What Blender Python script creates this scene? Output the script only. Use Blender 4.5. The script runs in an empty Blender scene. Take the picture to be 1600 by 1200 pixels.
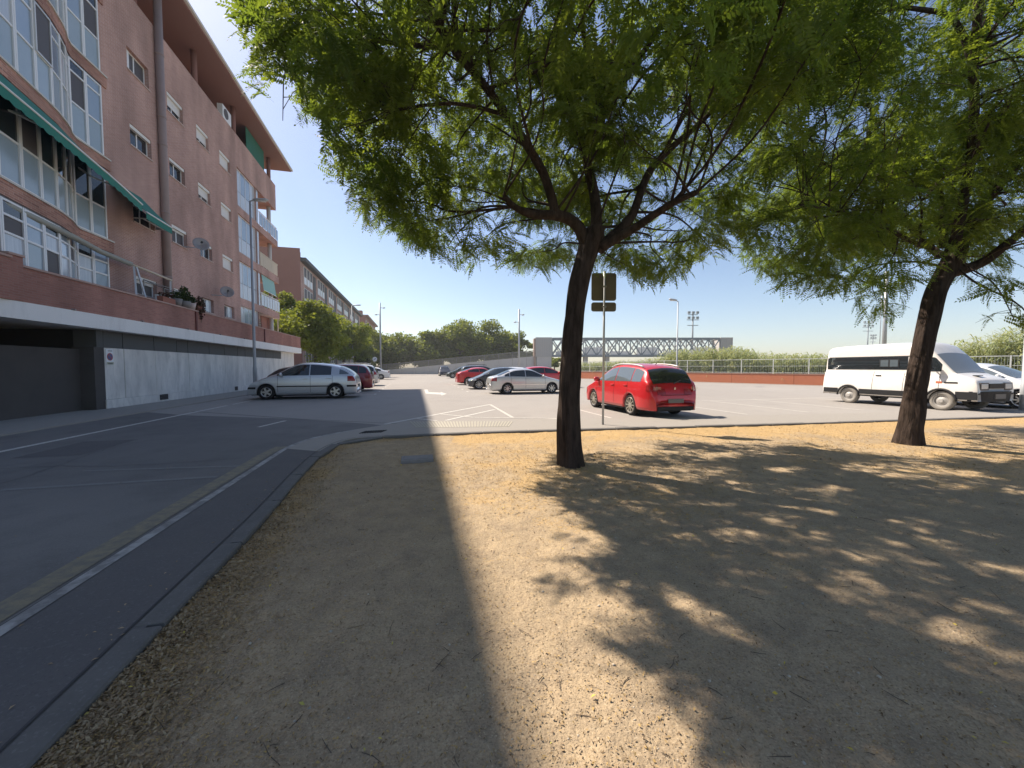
import bpy, bmesh, math, random
import numpy as np
from mathutils import Vector, Matrix

random.seed(7)
rng = np.random.default_rng(7)
S = bpy.context.scene
COL = S.collection

# ---------------------------------------------------------------- camera
H0 = 1.5
PITCH = math.atan(26 / 600)
cam_d = bpy.data.cameras.new('camera')
cam = bpy.data.objects.new('camera', cam_d)
COL.objects.link(cam)
cam.location = (0, 0, H0)
cam.rotation_euler = (math.pi / 2 - PITCH, 0, 0)
cam_d.sensor_width = 36
cam_d.lens = 13.5
cam_d.clip_start = 0.05
cam_d.clip_end = 6000
S.camera = cam

# ---------------------------------------------------------------- light
SUN = Vector((14.0, -10.07, -19.6)).normalized()      # direction the light travels
elev = math.asin(-SUN.z)
az = math.atan2(-SUN.x, -SUN.y)                         # compass angle of the sun, from +Y towards +X
world = bpy.data.worlds.new('World')
S.world = world
world.use_nodes = True
wn = world.node_tree
for n_ in list(wn.nodes):
    wn.nodes.remove(n_)
wo = wn.nodes.new('ShaderNodeOutputWorld')
bg = wn.nodes.new('ShaderNodeBackground')
sky = wn.nodes.new('ShaderNodeTexSky')
sky.sky_type = 'NISHITA'
sky.sun_disc = False
sky.sun_elevation = elev
sky.sun_rotation = az
sky.altitude = 0
sky.air_density = 1.0
sky.dust_density = 0.7
sky.ozone_density = 2.2
bg.inputs[1].default_value = 0.082
wn.links.new(sky.outputs[0], bg.inputs[0])
wn.links.new(bg.outputs[0], wo.inputs[0])
sl = bpy.data.lights.new('sun', 'SUN')
sl.energy = 4.1
sl.angle = math.radians(0.55)
sl.color = (1.0, 0.93, 0.82)
so = bpy.data.objects.new('sun', sl)
COL.objects.link(so)
so.rotation_euler = SUN.to_track_quat('-Z', 'Y').to_euler()
S.view_settings.view_transform = 'Standard'
S.view_settings.look = 'None'
S.view_settings.gamma = 1
S.view_settings.use_curve_mapping = False
S.view_settings.exposure = 1.04
S.view_settings.use_white_balance = True
S.view_settings.white_balance_temperature = 6800
S.view_settings.white_balance_tint = 14
S.render.engine = 'CYCLES'
S.cycles.use_denoising = True
S.cycles.max_bounces = 7
S.cycles.diffuse_bounces = 4
S.cycles.transparent_max_bounces = 8
S.cycles.caustics_reflective = False
S.cycles.caustics_refractive = False

# ---------------------------------------------------------------- frames of reference
AL = math.atan(152 / 600)                               # the street runs 14 degrees to the left of the view
NN = (math.cos(AL), math.sin(AL))                       # across the street
DD = (-math.sin(AL), math.cos(AL))                      # along the street
CP, SP = math.cos(PITCH), math.sin(PITCH)


def W(s, t, z=0.0):
    return Vector((t * NN[0] + s * DD[0], t * NN[1] + s * DD[1], z))


def ray(px, py):
    u = (px - 800) / 600
    v = (600 - py) / 600
    return (u, CP + v * SP, -SP + v * CP)


def G(px, py, z=0.0):
    r = ray(px, py)
    k = (z - H0) / r[2]
    return Vector((r[0] * k, r[1] * k, z))


def P(px, py, y):
    r = ray(px, py)
    k = y / r[1]
    return Vector((r[0] * k, y, H0 + r[2] * k))


def proj(p):
    """numpy (n,3) -> pixel coordinates of the 1600x1200 photograph, depth"""
    x, y, z = p[:, 0], p[:, 1], p[:, 2] - H0
    d = y * CP - z * SP
    dd = np.where(d > 0.05, d, 0.05)
    return 800 + 600 * x / dd, 600 - 600 * (y * SP + z * CP) / dd, d


def inpoly(px, py, poly):
    px = np.asarray(px)
    py = np.asarray(py)
    ins = np.zeros(px.shape, bool)
    j = len(poly) - 1
    for i in range(len(poly)):
        xi, yi = poly[i]
        xj, yj = poly[j]
        if yi != yj:
            c = ((yi > py) != (yj > py)) & (px < (xj - xi) * (py - yi) / (yj - yi) + xi)
            ins ^= c
        j = i
    return ins


# ---------------------------------------------------------------- materials
MATS = {}


def nodes_of(m):
    nt = m.node_tree
    return nt, nt.nodes, nt.links


def pbr(name, col, rough=0.6, metal=0.0, spec=0.5, noise=None, bump=None, coat=0.0, stretch=None, tint=None, alpha=None):
    """noise = [(scale, amount, colour2, detail, lo, hi)], bump = [(scale, strength)]"""
    if name in MATS:
        return MATS[name]
    m = bpy.data.materials.new(name)
    m.use_nodes = True
    nt, N, L = nodes_of(m)
    b = N['Principled BSDF']
    b.inputs['Roughness'].default_value = rough
    b.inputs['Metallic'].default_value = metal
    b.inputs['Specular IOR Level'].default_value = spec
    b.inputs['Coat Weight'].default_value = coat
    b.inputs['Coat Roughness'].default_value = 0.03
    cur = N.new('ShaderNodeRGB')
    cur.outputs[0].default_value = (*col, 1)
    out = cur.outputs[0]
    tc = N.new('ShaderNodeTexCoord')
    vec = tc.outputs['Object']
    if stretch:
        mp = N.new('ShaderNodeMapping')
        mp.inputs['Scale'].default_value = stretch
        L.new(vec, mp.inputs[0])
        vec = mp.outputs[0]
    if tint:
        at = N.new('ShaderNodeAttribute')
        at.attribute_name = 'tint'
        mx = N.new('ShaderNodeMixRGB')
        mx.inputs[2].default_value = (*tint, 1)
        L.new(at.outputs['Fac'], mx.inputs[0])
        L.new(out, mx.inputs[1])
        out = mx.outputs[0]
    for (sc, amt, c2, det, lo, hi) in (noise or []):
        t = N.new('ShaderNodeTexNoise')
        t.inputs['Scale'].default_value = sc
        t.inputs['Detail'].default_value = det
        t.inputs['Roughness'].default_value = 0.62
        L.new(vec, t.inputs['Vector'])
        r = N.new('ShaderNodeMapRange')
        r.inputs[1].default_value = lo
        r.inputs[2].default_value = hi
        r.inputs[3].default_value = 0
        r.inputs[4].default_value = amt
        L.new(t.outputs['Fac'], r.inputs[0])
        mx = N.new('ShaderNodeMixRGB')
        mx.inputs[2].default_value = (*c2, 1)
        L.new(r.outputs[0], mx.inputs[0])
        L.new(out, mx.inputs[1])
        out = mx.outputs[0]
    L.new(out, b.inputs['Base Color'])
    last = None
    for (sc, st) in (bump or []):
        t = N.new('ShaderNodeTexNoise')
        t.inputs['Scale'].default_value = sc
        t.inputs['Detail'].default_value = 5
        L.new(vec, t.inputs['Vector'])
        bp = N.new('ShaderNodeBump')
        bp.inputs['Strength'].default_value = st
        bp.inputs['Distance'].default_value = 0.5 / sc
        L.new(t.outputs['Fac'], bp.inputs['Height'])
        if last:
            L.new(last, bp.inputs['Normal'])
        last = bp.outputs[0]
    if last:
        L.new(last, b.inputs['Normal'])
    MATS[name] = m
    return m


def brick_mat(name, c1, c2, mortar, axis='yz'):
    m = bpy.data.materials.new(name)
    m.use_nodes = True
    nt, N, L = nodes_of(m)
    b = N['Principled BSDF']
    b.inputs['Roughness'].default_value = 0.85
    b.inputs['Specular IOR Level'].default_value = 0.2
    tc = N.new('ShaderNodeTexCoord')
    sx = N.new('ShaderNodeSeparateXYZ')
    L.new(tc.outputs['Object'], sx.inputs[0])
    cx = N.new('ShaderNodeCombineXYZ')
    if axis == 'yz':
        ad = N.new('ShaderNodeMath')
        ad.operation = 'ADD'
        L.new(sx.outputs['Y'], ad.inputs[0])
        L.new(sx.outputs['X'], ad.inputs[1])
        L.new(ad.outputs[0], cx.inputs[0])
    L.new(sx.outputs['Z'], cx.inputs[1])
    br = N.new('ShaderNodeTexBrick')
    br.inputs['Color1'].default_value = (*c1, 1)
    br.inputs['Color2'].default_value = (*c2, 1)
    br.inputs['Mortar'].default_value = (*mortar, 1)
    br.inputs['Scale'].default_value = 1.0
    br.inputs['Brick Width'].default_value = 0.27
    br.inputs['Row Height'].default_value = 0.068
    br.inputs['Mortar Size'].default_value = 0.007
    br.inputs['Mortar Smooth'].default_value = 0.3
    br.inputs['Bias'].default_value = 0.0
    L.new(cx.outputs[0], br.inputs['Vector'])
    ns = N.new('ShaderNodeTexNoise')
    ns.inputs['Scale'].default_value = 0.7
    ns.inputs['Detail'].default_value = 6
    mp = N.new('ShaderNodeMapping')
    mp.inputs['Scale'].default_value = (1, 1, 0.35)
    L.new(tc.outputs['Object'], mp.inputs[0])
    L.new(mp.outputs[0], ns.inputs['Vector'])
    hs = N.new('ShaderNodeMapRange')
    hs.inputs[1].default_value = 0.3
    hs.inputs[2].default_value = 0.7
    hs.inputs[3].default_value = 0.70
    hs.inputs[4].default_value = 1.18
    L.new(ns.outputs['Fac'], hs.inputs[0])
    mul = N.new('ShaderNodeMixRGB')
    mul.blend_type = 'MULTIPLY'
    mul.inputs[0].default_value = 1
    L.new(br.outputs['Color'], mul.inputs[1])
    L.new(hs.outputs[0], mul.inputs[2])
    L.new(mul.outputs[0], b.inputs['Base Color'])
    bp = N.new('ShaderNodeBump')
    bp.inputs['Strength'].default_value = 0.5
    bp.inputs['Distance'].default_value = 0.006
    bp.invert = True
    L.new(br.outputs['Fac'], bp.inputs['Height'])
    L.new(bp.outputs[0], b.inputs['Normal'])
    return m


def leaf_mat(name, col, col2, trans, tcol):
    m = bpy.data.materials.new(name)
    m.use_nodes = True
    nt, N, L = nodes_of(m)
    b = N['Principled BSDF']
    b.inputs['Roughness'].default_value = 0.6
    b.inputs['Specular IOR Level'].default_value = 0.2
    at = N.new('ShaderNodeAttribute')
    at.attribute_name = 'tint'
    mx = N.new('ShaderNodeMixRGB')
    mx.inputs[1].default_value = (*col, 1)
    mx.inputs[2].default_value = (*col2, 1)
    L.new(at.outputs['Fac'], mx.inputs[0])
    L.new(mx.outputs[0], b.inputs['Base Color'])
    tr = N.new('ShaderNodeBsdfTranslucent')
    mt = N.new('ShaderNodeMixRGB')
    mt.inputs[1].default_value = (*tcol, 1)
    mt.inputs[2].default_value = (tcol[0] * 1.5, tcol[1] * 1.2, tcol[2] * 1.0, 1)
    L.new(at.outputs['Fac'], mt.inputs[0])
    L.new(mt.outputs[0], tr.inputs[0])
    ms = N.new('ShaderNodeMixShader')
    ms.inputs[0].default_value = trans
    L.new(b.outputs[0], ms.inputs[1])
    L.new(tr.outputs[0], ms.inputs[2])
    L.new(ms.outputs[0], N['Material Output'].inputs[0])
    return m


M = {}
M['brick'] = brick_mat('brick', (0.51, 0.305, 0.25), (0.44, 0.255, 0.21), (0.62, 0.50, 0.46))
M['brick_band'] = brick_mat('brick_band', (0.50, 0.26, 0.19), (0.32, 0.15, 0.115), (0.52, 0.38, 0.32))
M['brick_parapet'] = brick_mat('brick_parapet', (0.42, 0.205, 0.16), (0.35, 0.165, 0.13), (0.38, 0.24, 0.20))
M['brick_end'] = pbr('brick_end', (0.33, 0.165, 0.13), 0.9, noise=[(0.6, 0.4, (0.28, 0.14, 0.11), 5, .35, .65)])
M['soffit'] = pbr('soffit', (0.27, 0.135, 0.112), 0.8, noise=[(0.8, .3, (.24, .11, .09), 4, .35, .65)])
M['concrete'] = pbr('concrete', (0.78, 0.75, 0.70), 0.85, stretch=(1, 1, 0.3), noise=[(1.6, .65, (.44, .43, .41), 7, .42, .68), (9, .4, (.34, .33, .31), 4, .52, .75), (.5, .45, (.46, .45, .42), 5, .5, .7)], bump=[(30, .15)])
M['band'] = pbr('band', (0.84, 0.83, 0.80), 0.8, stretch=(1, 1, 0.25), noise=[(2.2, .35, (.5, .49, .46), 6, .5, .75)])
M['concrete_far'] = pbr('concrete_far', (0.52, 0.50, 0.47), 0.85, noise=[(.5, .35, (.40, .385, .36), 5, .4, .7)])
M['dark_wall'] = pbr('dark_wall', (0.085, 0.075, 0.068), 0.95, noise=[(1.5, .5, (.055, .05, .048), 6, .4, .7), (40, .3, (.13, .115, .105), 2, .55, .75)], bump=[(60, .5)])
M['vent_grey'] = pbr('vent_grey', (0.085, 0.087, 0.085), 0.7, noise=[(1.1, .35, (.075, .08, .08), 4, .4, .7)])
M['black'] = pbr('black', (0.012, 0.012, 0.013), 0.6)
M['interior'] = pbr('interior', (0.03, 0.028, 0.027), 0.9)
M['white_pvc'] = pbr('white_pvc', (0.78, 0.78, 0.77), 0.35)
M['alu'] = pbr('alu', (0.62, 0.62, 0.61), 0.4, metal=0.2)
M['shutter'] = pbr('shutter', (0.76, 0.74, 0.70), 0.5)
M['sill'] = pbr('sill', (0.55, 0.43, 0.38), 0.8)
M['spandrel_glass'] = pbr('spandrel_glass', (0.34, 0.42, 0.47), 0.16, spec=0.5, noise=[(.8, .35, (.26, .33, .37), 4, .4, .7)])
M['pane'] = pbr('pane', (0.03, 0.035, 0.04), 0.05, spec=0.6)
M['pane_blue'] = pbr('pane_blue', (0.25, 0.33, 0.42), 0.06, spec=0.8, noise=[(.6, .5, (.36, .44, .52), 3, .35, .65)])
M['pane_curtain'] = pbr('pane_curtain', (0.45, 0.50, 0.55), 0.12, spec=0.6, stretch=(1, 12, .4), noise=[(1.2, .5, (.62, .66, .70), 3, .4, .6)])
M['mesh_dark'] = pbr('mesh_dark', (0.09, 0.08, 0.08), 0.6)
M['pipe'] = pbr('pipe', (0.33, 0.25, 0.23), 0.6, noise=[(2, .3, (.25, .18, .16), 4, .4, .7)])
M['pipe_red'] = pbr('pipe_red', (0.16, 0.05, 0.04), 0.7)
M['roof_edge'] = pbr('roof_edge', (0.62, 0.58, 0.52), 0.7)
M['roof_top'] = pbr('roof_top', (0.35, 0.30, 0.26), 0.9)
M['awning_green'] = pbr('awning_green', (0.018, 0.18, 0.135), 0.8, noise=[(1.3, .3, (.03, .24, .19), 4, .4, .7)])
M['awning_pale'] = pbr('awning_pale', (0.30, 0.52, 0.48), 0.8)
M['curtain_green'] = pbr('curtain_green', (0.02, 0.13, 0.09), 0.85, stretch=(1, 8, .3), noise=[(2, .4, (.04, .2, .14), 3, .4, .6)])
M['awning_beige'] = pbr('awning_beige', (0.34, 0.34, 0.29), 0.7)
M['cream_rail'] = pbr('cream_rail', (0.62, 0.53, 0.40), 0.6)
M['dish'] = pbr('dish', (0.35, 0.32, 0.31), 0.5, metal=.2)
M['galv'] = pbr('galv', (0.42, 0.43, 0.44), 0.45, metal=0.55, noise=[(6, .3, (.32, .33, .34), 4, .4, .7)])
M['lamp_grey'] = pbr('lamp_grey', (0.36, 0.37, 0.38), 0.5, metal=0.3)
M['lamp_pale'] = pbr('lamp_pale', (0.40, 0.42, 0.43), 0.5, metal=0.2)
M['sign_back'] = pbr('sign_back', (0.17, 0.16, 0.135), 0.6, metal=.2, noise=[(8, .4, (.12, .115, .10), 4, .4, .7)])
M['lens'] = pbr('lens', (0.7, 0.7, 0.68), 0.3)
M['sign_white'] = pbr('sign_white', (0.78, 0.79, 0.80), 0.4)
M['sign_blue'] = pbr('sign_blue', (0.06, 0.09, 0.22), 0.4)
M['sign_red'] = pbr('sign_red', (0.45, 0.05, 0.05), 0.4)
M['sign_ochre'] = pbr('sign_ochre', (0.50, 0.50, 0.36), 0.5)
M['sign_text'] = pbr('sign_text', (0.10, 0.10, 0.12), 0.5)
M['sign_green'] = pbr('sign_green', (0.05, 0.35, 0.16), 0.4)
M['terracotta'] = pbr('terracotta', (0.30, 0.11, 0.07), 0.8)
M['pot_grey'] = pbr('pot_grey', (0.22, 0.20, 0.185), 0.8)
M['truss'] = pbr('truss', (0.24, 0.27, 0.285), 0.6, metal=.2)
M['truss_light'] = pbr('truss_light', (0.50, 0.47, 0.43), 0.7)
M['truss_rust'] = pbr('truss_rust', (0.36, 0.27, 0.22), 0.8)
M['bridge_mesh'] = pbr('bridge_mesh', (0.42, 0.42, 0.40), 0.7)
M['rail_dark'] = pbr('rail_dark', (0.27, 0.26, 0.24), 0.6, metal=.2)
M['fence_green'] = pbr('fence_green', (0.40, 0.47, 0.42), 0.6)
M['fence_pale'] = pbr('fence_pale', (0.60, 0.62, 0.58), 0.6)
M['orange_wall'] = pbr('orange_wall', (0.50, 0.17, 0.085), 0.9, noise=[(.9, .35, (.40, .14, .08), 6, .4, .7), (14, .25, (.56, .24, .14), 3, .5, .75)])
M['coping'] = pbr('coping', (0.45, 0.30, 0.25), 0.85)
M['lot_asphalt'] = pbr('lot_asphalt', (0.30, 0.278, 0.25), 0.92, spec=.2,
                       noise=[(.10, .6, (.36, .335, .30), 6, .4, .65), (1.1, .35, (.235, .22, .20), 7, .5, .72), (.5, .3, (.20, .19, .175), 6, .6, .8), (60, .4, (.20, .19, .175), 2, .58, .75)],
                       bump=[(120, .3), (12, .05)], stretch=(1, .6, 1))
M['asphalt'] = pbr('asphalt', (0.158, 0.150, 0.140), 0.9, spec=.25,
                   noise=[(.22, .65, (.205, .193, .178), 7, .42, .62), (1.3, .5, (.108, .103, .098), 7, .48, .68), (.6, .5, (.10, .096, .09), 5, .6, .72), (45, .5, (.235, .23, .22), 3, .55, .7), (70, .55, (.075, .075, .077), 3, .56, .72)],
                   bump=[(160, .35), (12, .06)])
M['path_asphalt'] = pbr('path_asphalt', (0.135, 0.126, 0.12), 0.92, spec=.2,
                        noise=[(.9, .4, (.085, .083, .088), 6, .4, .7), (55, .5, (.20, .195, .19), 3, .56, .72), (80, .5, (.07, .068, .07), 3, .56, .72), (6, .25, (.14, .133, .13), 5, .55, .75)], bump=[(170, .35)])
M['pavement'] = pbr('pavement', (0.31, 0.285, 0.25), 0.9, spec=.25,
                    noise=[(.5, .4, (.30, .28, .25), 6, .4, .7), (60, .3, (.42, .40, .36), 2, .58, .75), (4, .25, (.19, .18, .17), 6, .55, .75)], bump=[(90, .25)])
M['kerb_m'] = pbr('kerb_m', (0.15, 0.143, 0.133), 0.92, spec=.2, noise=[(5, .45, (.085, .083, .08), 6, .4, .7), (50, .5, (.23, .225, .215), 3, .56, .72)], bump=[(80, .4)])
M['tactile'] = pbr('tactile', (0.40, 0.37, 0.29), 0.9)
M['paint_white'] = pbr('paint_white', (0.58, 0.56, 0.50), 0.8, noise=[(25, .8, (.34, .32, .29), 6, .45, .62)])
M['paint_kerb'] = pbr('paint_kerb', (0.36, 0.35, 0.33), 0.85, noise=[(9, .9, (.17, .163, .155), 7, .40, .60), (2, .6, (.17, .163, .155), 5, .5, .65)])
M['paint_faint'] = pbr('paint_faint', (0.60, 0.57, 0.50), 0.85, noise=[(20, .8, (.33, .305, .275), 6, .4, .6)])
M['paint_yellow'] = pbr('paint_yellow', (0.24, 0.205, 0.13), 0.85, noise=[(12, .75, (.14, .132, .115), 6, .4, .62), (80, .3, (.1, .095, .09), 3, .55, .7)])
M['tar'] = pbr('tar', (0.045, 0.045, 0.047), 0.8)
M['patch'] = pbr('patch', (0.20, 0.195, 0.185), 0.9, noise=[(20, .7, (.155, .15, .143), 6, .4, .65)])
M['terrain_m'] = pbr('terrain_m', (0.22, 0.20, 0.13), 0.95, noise=[(.02, .6, (.12, .15, .06), 5, .4, .65)])
M['bark'] = pbr('bark', (0.060, 0.043, 0.034), 0.95, spec=.15, stretch=(1, 1, 0.22), noise=[(14, .8, (.018, .013, .010), 6, .42, .62), (5, .3, (.10, .075, .06), 5, .5, .75)], bump=[(16, 1.0), (60, .5)])
M['bark_far'] = pbr('bark_far', (0.09, 0.07, 0.055), 0.95)
M['leaf'] = leaf_mat('leaf', (0.030, 0.066, 0.016), (0.085, 0.120, 0.022), 0.42, (0.22, 0.33, 0.032))
M['leaf_far'] = leaf_mat('leaf_far', (0.062, 0.105, 0.022), (0.175, 0.215, 0.035), 0.33, (0.27, 0.35, 0.04))
M['leaf_dark'] = leaf_mat('leaf_dark', (0.022, 0.042, 0.015), (0.05, 0.075, 0.02), 0.25, (0.08, 0.12, 0.02))
M['reed'] = leaf_mat('reed', (0.23, 0.29, 0.12), (0.40, 0.42, 0.22), 0.35, (0.36, 0.42, 0.16))
M['plant_red'] = leaf_mat('plant_red', (0.10, 0.03, 0.02), (0.05, 0.06, 0.03), 0.2, (0.1, 0.05, 0.03))
M['litter_m'] = pbr('litter_m', (0.46, 0.31, 0.12), 0.9, spec=.2, tint=(0.30, 0.21, 0.13))
M['chip_m'] = pbr('chip_m', (0.44, 0.33, 0.20), 0.95, spec=.15, tint=(0.24, 0.17, 0.10))
M['yellow_leaf'] = pbr('yellow_leaf', (0.62, 0.45, 0.06), 0.8, tint=(0.45, 0.40, 0.10))
M['pebble_m'] = pbr('pebble_m', (0.52, 0.41, 0.27), 0.95, spec=.1, tint=(0.33, 0.25, 0.16))
M['stone_pale'] = pbr('stone_pale', (0.55, 0.48, 0.37), 0.95, spec=.05, tint=(0.40, 0.36, 0.30))
M['debris_m'] = pbr('debris_m', (0.13, 0.085, 0.05), 0.95, spec=.1, tint=(0.22, 0.15, 0.08))
M['twig_m'] = pbr('twig_m', (0.10, 0.075, 0.055), 0.95, tint=(0.22, 0.16, 0.11))
M['slab_m'] = pbr('slab_m', (0.24, 0.225, 0.215), 0.9, noise=[(9, .5, (.17, .16, .15), 6, .4, .7)], bump=[(50, .4)])
# car materials
M['tyre'] = pbr('tyre', (0.022, 0.021, 0.021), 0.85, spec=.2)
M['tyre_dusty'] = pbr('tyre_dusty', (0.28, 0.26, 0.23), 0.95, spec=.1)
M['rim'] = pbr('rim', (0.55, 0.55, 0.54), 0.28, metal=.8)
M['rim_gold'] = pbr('rim_gold', (0.55, 0.52, 0.44), 0.28, metal=.8)
M['steel_dusty'] = pbr('steel_dusty', (0.42, 0.40, 0.37), 0.6, metal=.3)
M['glass_car'] = pbr('glass_car', (0.02, 0.025, 0.028), 0.03, spec=.9)
M['glass_pale'] = pbr('glass_pale', (0.10, 0.125, 0.14), 0.04, spec=1.0)
M['glass_van'] = pbr('glass_van', (0.22, 0.24, 0.245), 0.05, spec=.9)
M['plastic'] = pbr('plastic', (0.018, 0.018, 0.019), 0.6, spec=.3)
M['plate'] = pbr('plate', (0.16, 0.15, 0.14), 0.6)
M['red_lamp'] = pbr('red_lamp', (0.30, 0.02, 0.02), 0.12, spec=.7)
M['clear_lamp'] = pbr('clear_lamp', (0.60, 0.62, 0.63), 0.10, spec=.8)
M['amber_lamp'] = pbr('amber_lamp', (0.55, 0.16, 0.08), 0.2)
M['chrome'] = pbr('chrome', (0.7, 0.7, 0.7), 0.12, metal=1)


def paint(name, c, metal=0.0, rough=0.32, dust=0.12):
    return pbr(name, c, rough, metal=metal, coat=0.8, noise=[(2.5, dust, (.42, .38, .32), 6, .45, .75)])


paint('car_silver', (0.52, 0.54, 0.56), .55)
paint('car_silver2', (0.60, 0.60, 0.585), .5)
paint('car_red', (0.55, 0.012, 0.016), .15, dust=.0)
paint('car_dkred', (0.25, 0.012, 0.018), .2, dust=.06)
paint('car_beige', (0.58, 0.55, 0.50), .35)
paint('car_white', (0.74, 0.74, 0.73))
paint('van_white', (0.76, 0.73, 0.68), rough=.45, dust=.2)
paint('car_dark', (0.035, 0.04, 0.05), .3, dust=.1)
paint('car_green', (0.03, 0.045, 0.04), .3, dust=.1)
paint('car_black', (0.02, 0.02, 0.024), .2, dust=.06)


def dirt_mat():
    m = bpy.data.materials.new('dirt')
    m.use_nodes = True
    nt, N, L = nodes_of(m)
    b = N['Principled BSDF']
    b.inputs['Roughness'].default_value = 0.97
    b.inputs['Specular IOR Level'].default_value = 0.1
    tc = N.new('ShaderNodeTexCoord')
    at = N.new('ShaderNodeAttribute')
    at.attribute_name = 'tint'

    def noise(sc, det=6, rough=.62):
        t = N.new('ShaderNodeTexNoise')
        t.inputs['Scale'].default_value = sc
        t.inputs['Detail'].default_value = det
        t.inputs['Roughness'].default_value = rough
        L.new(tc.outputs['Object'], t.inputs['Vector'])
        return t.outputs['Fac']

    def rng_(f, lo, hi, a=0, b_=1):
        r = N.new('ShaderNodeMapRange')
        r.inputs[1].default_value = lo
        r.inputs[2].default_value = hi
        r.inputs[3].default_value = a
        r.inputs[4].default_value = b_
        L.new(f, r.inputs[0])
        return r.outputs[0]

    def mix(f, c1, c2):
        x = N.new('ShaderNodeMixRGB')
        L.new(f, x.inputs[0])
        for k, c in ((1, c1), (2, c2)):
            if isinstance(c, tuple):
                x.inputs[k].default_value = (*c, 1)
            else:
                L.new(c, x.inputs[k])
        return x.outputs[0]

    c = mix(rng_(noise(.7), .35, .68), (0.47, 0.355, 0.22), (0.36, 0.275, 0.175))
    c = mix(rng_(noise(4.5), .42, .66, 0, .65), c, (0.27, 0.21, 0.145))
    # straw coloured leaf litter where the tint attribute asks for it, broken up by noise
    ad = N.new('ShaderNodeMath')
    ad.operation = 'ADD'
    L.new(at.outputs['Fac'], ad.inputs[0])
    L.new(rng_(noise(1.6), .3, .7, -.35, .35), ad.inputs[1])
    ad2 = N.new('ShaderNodeMath')
    ad2.operation = 'ADD'
    L.new(ad.outputs[0], ad2.inputs[0])
    L.new(rng_(noise(38, 4), .3, .7, -.35, .35), ad2.inputs[1])
    c = mix(rng_(ad2.outputs[0], .35, .75, 0, .7), c, (0.52, 0.335, 0.13))
    c = mix(rng_(noise(95, 3), .50, .68, 0, .75), c, (0.20, 0.15, 0.10))
    c = mix(rng_(noise(85, 3), .56, .70, 0, .6), c, (0.58, 0.47, 0.32))
    c = mix(rng_(noise(24, 4), .54, .72, 0, .5), c, (0.24, 0.18, 0.12))
    L.new(c, b.inputs['Base Color'])
    last = None
    for sc, st in ((9, .45), (32, .65), (95, .7)):
        bp = N.new('ShaderNodeBump')
        bp.inputs['Strength'].default_value = st
        bp.inputs['Distance'].default_value = .45 / sc
        L.new(noise(sc, 4), bp.inputs['Height'])
        if last:
            L.new(last, bp.inputs['Normal'])
        last = bp.outputs[0]
    L.new(last, b.inputs['Normal'])
    return m


M['dirt'] = dirt_mat()

# ---------------------------------------------------------------- mesh helpers
ORG = {}


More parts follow.
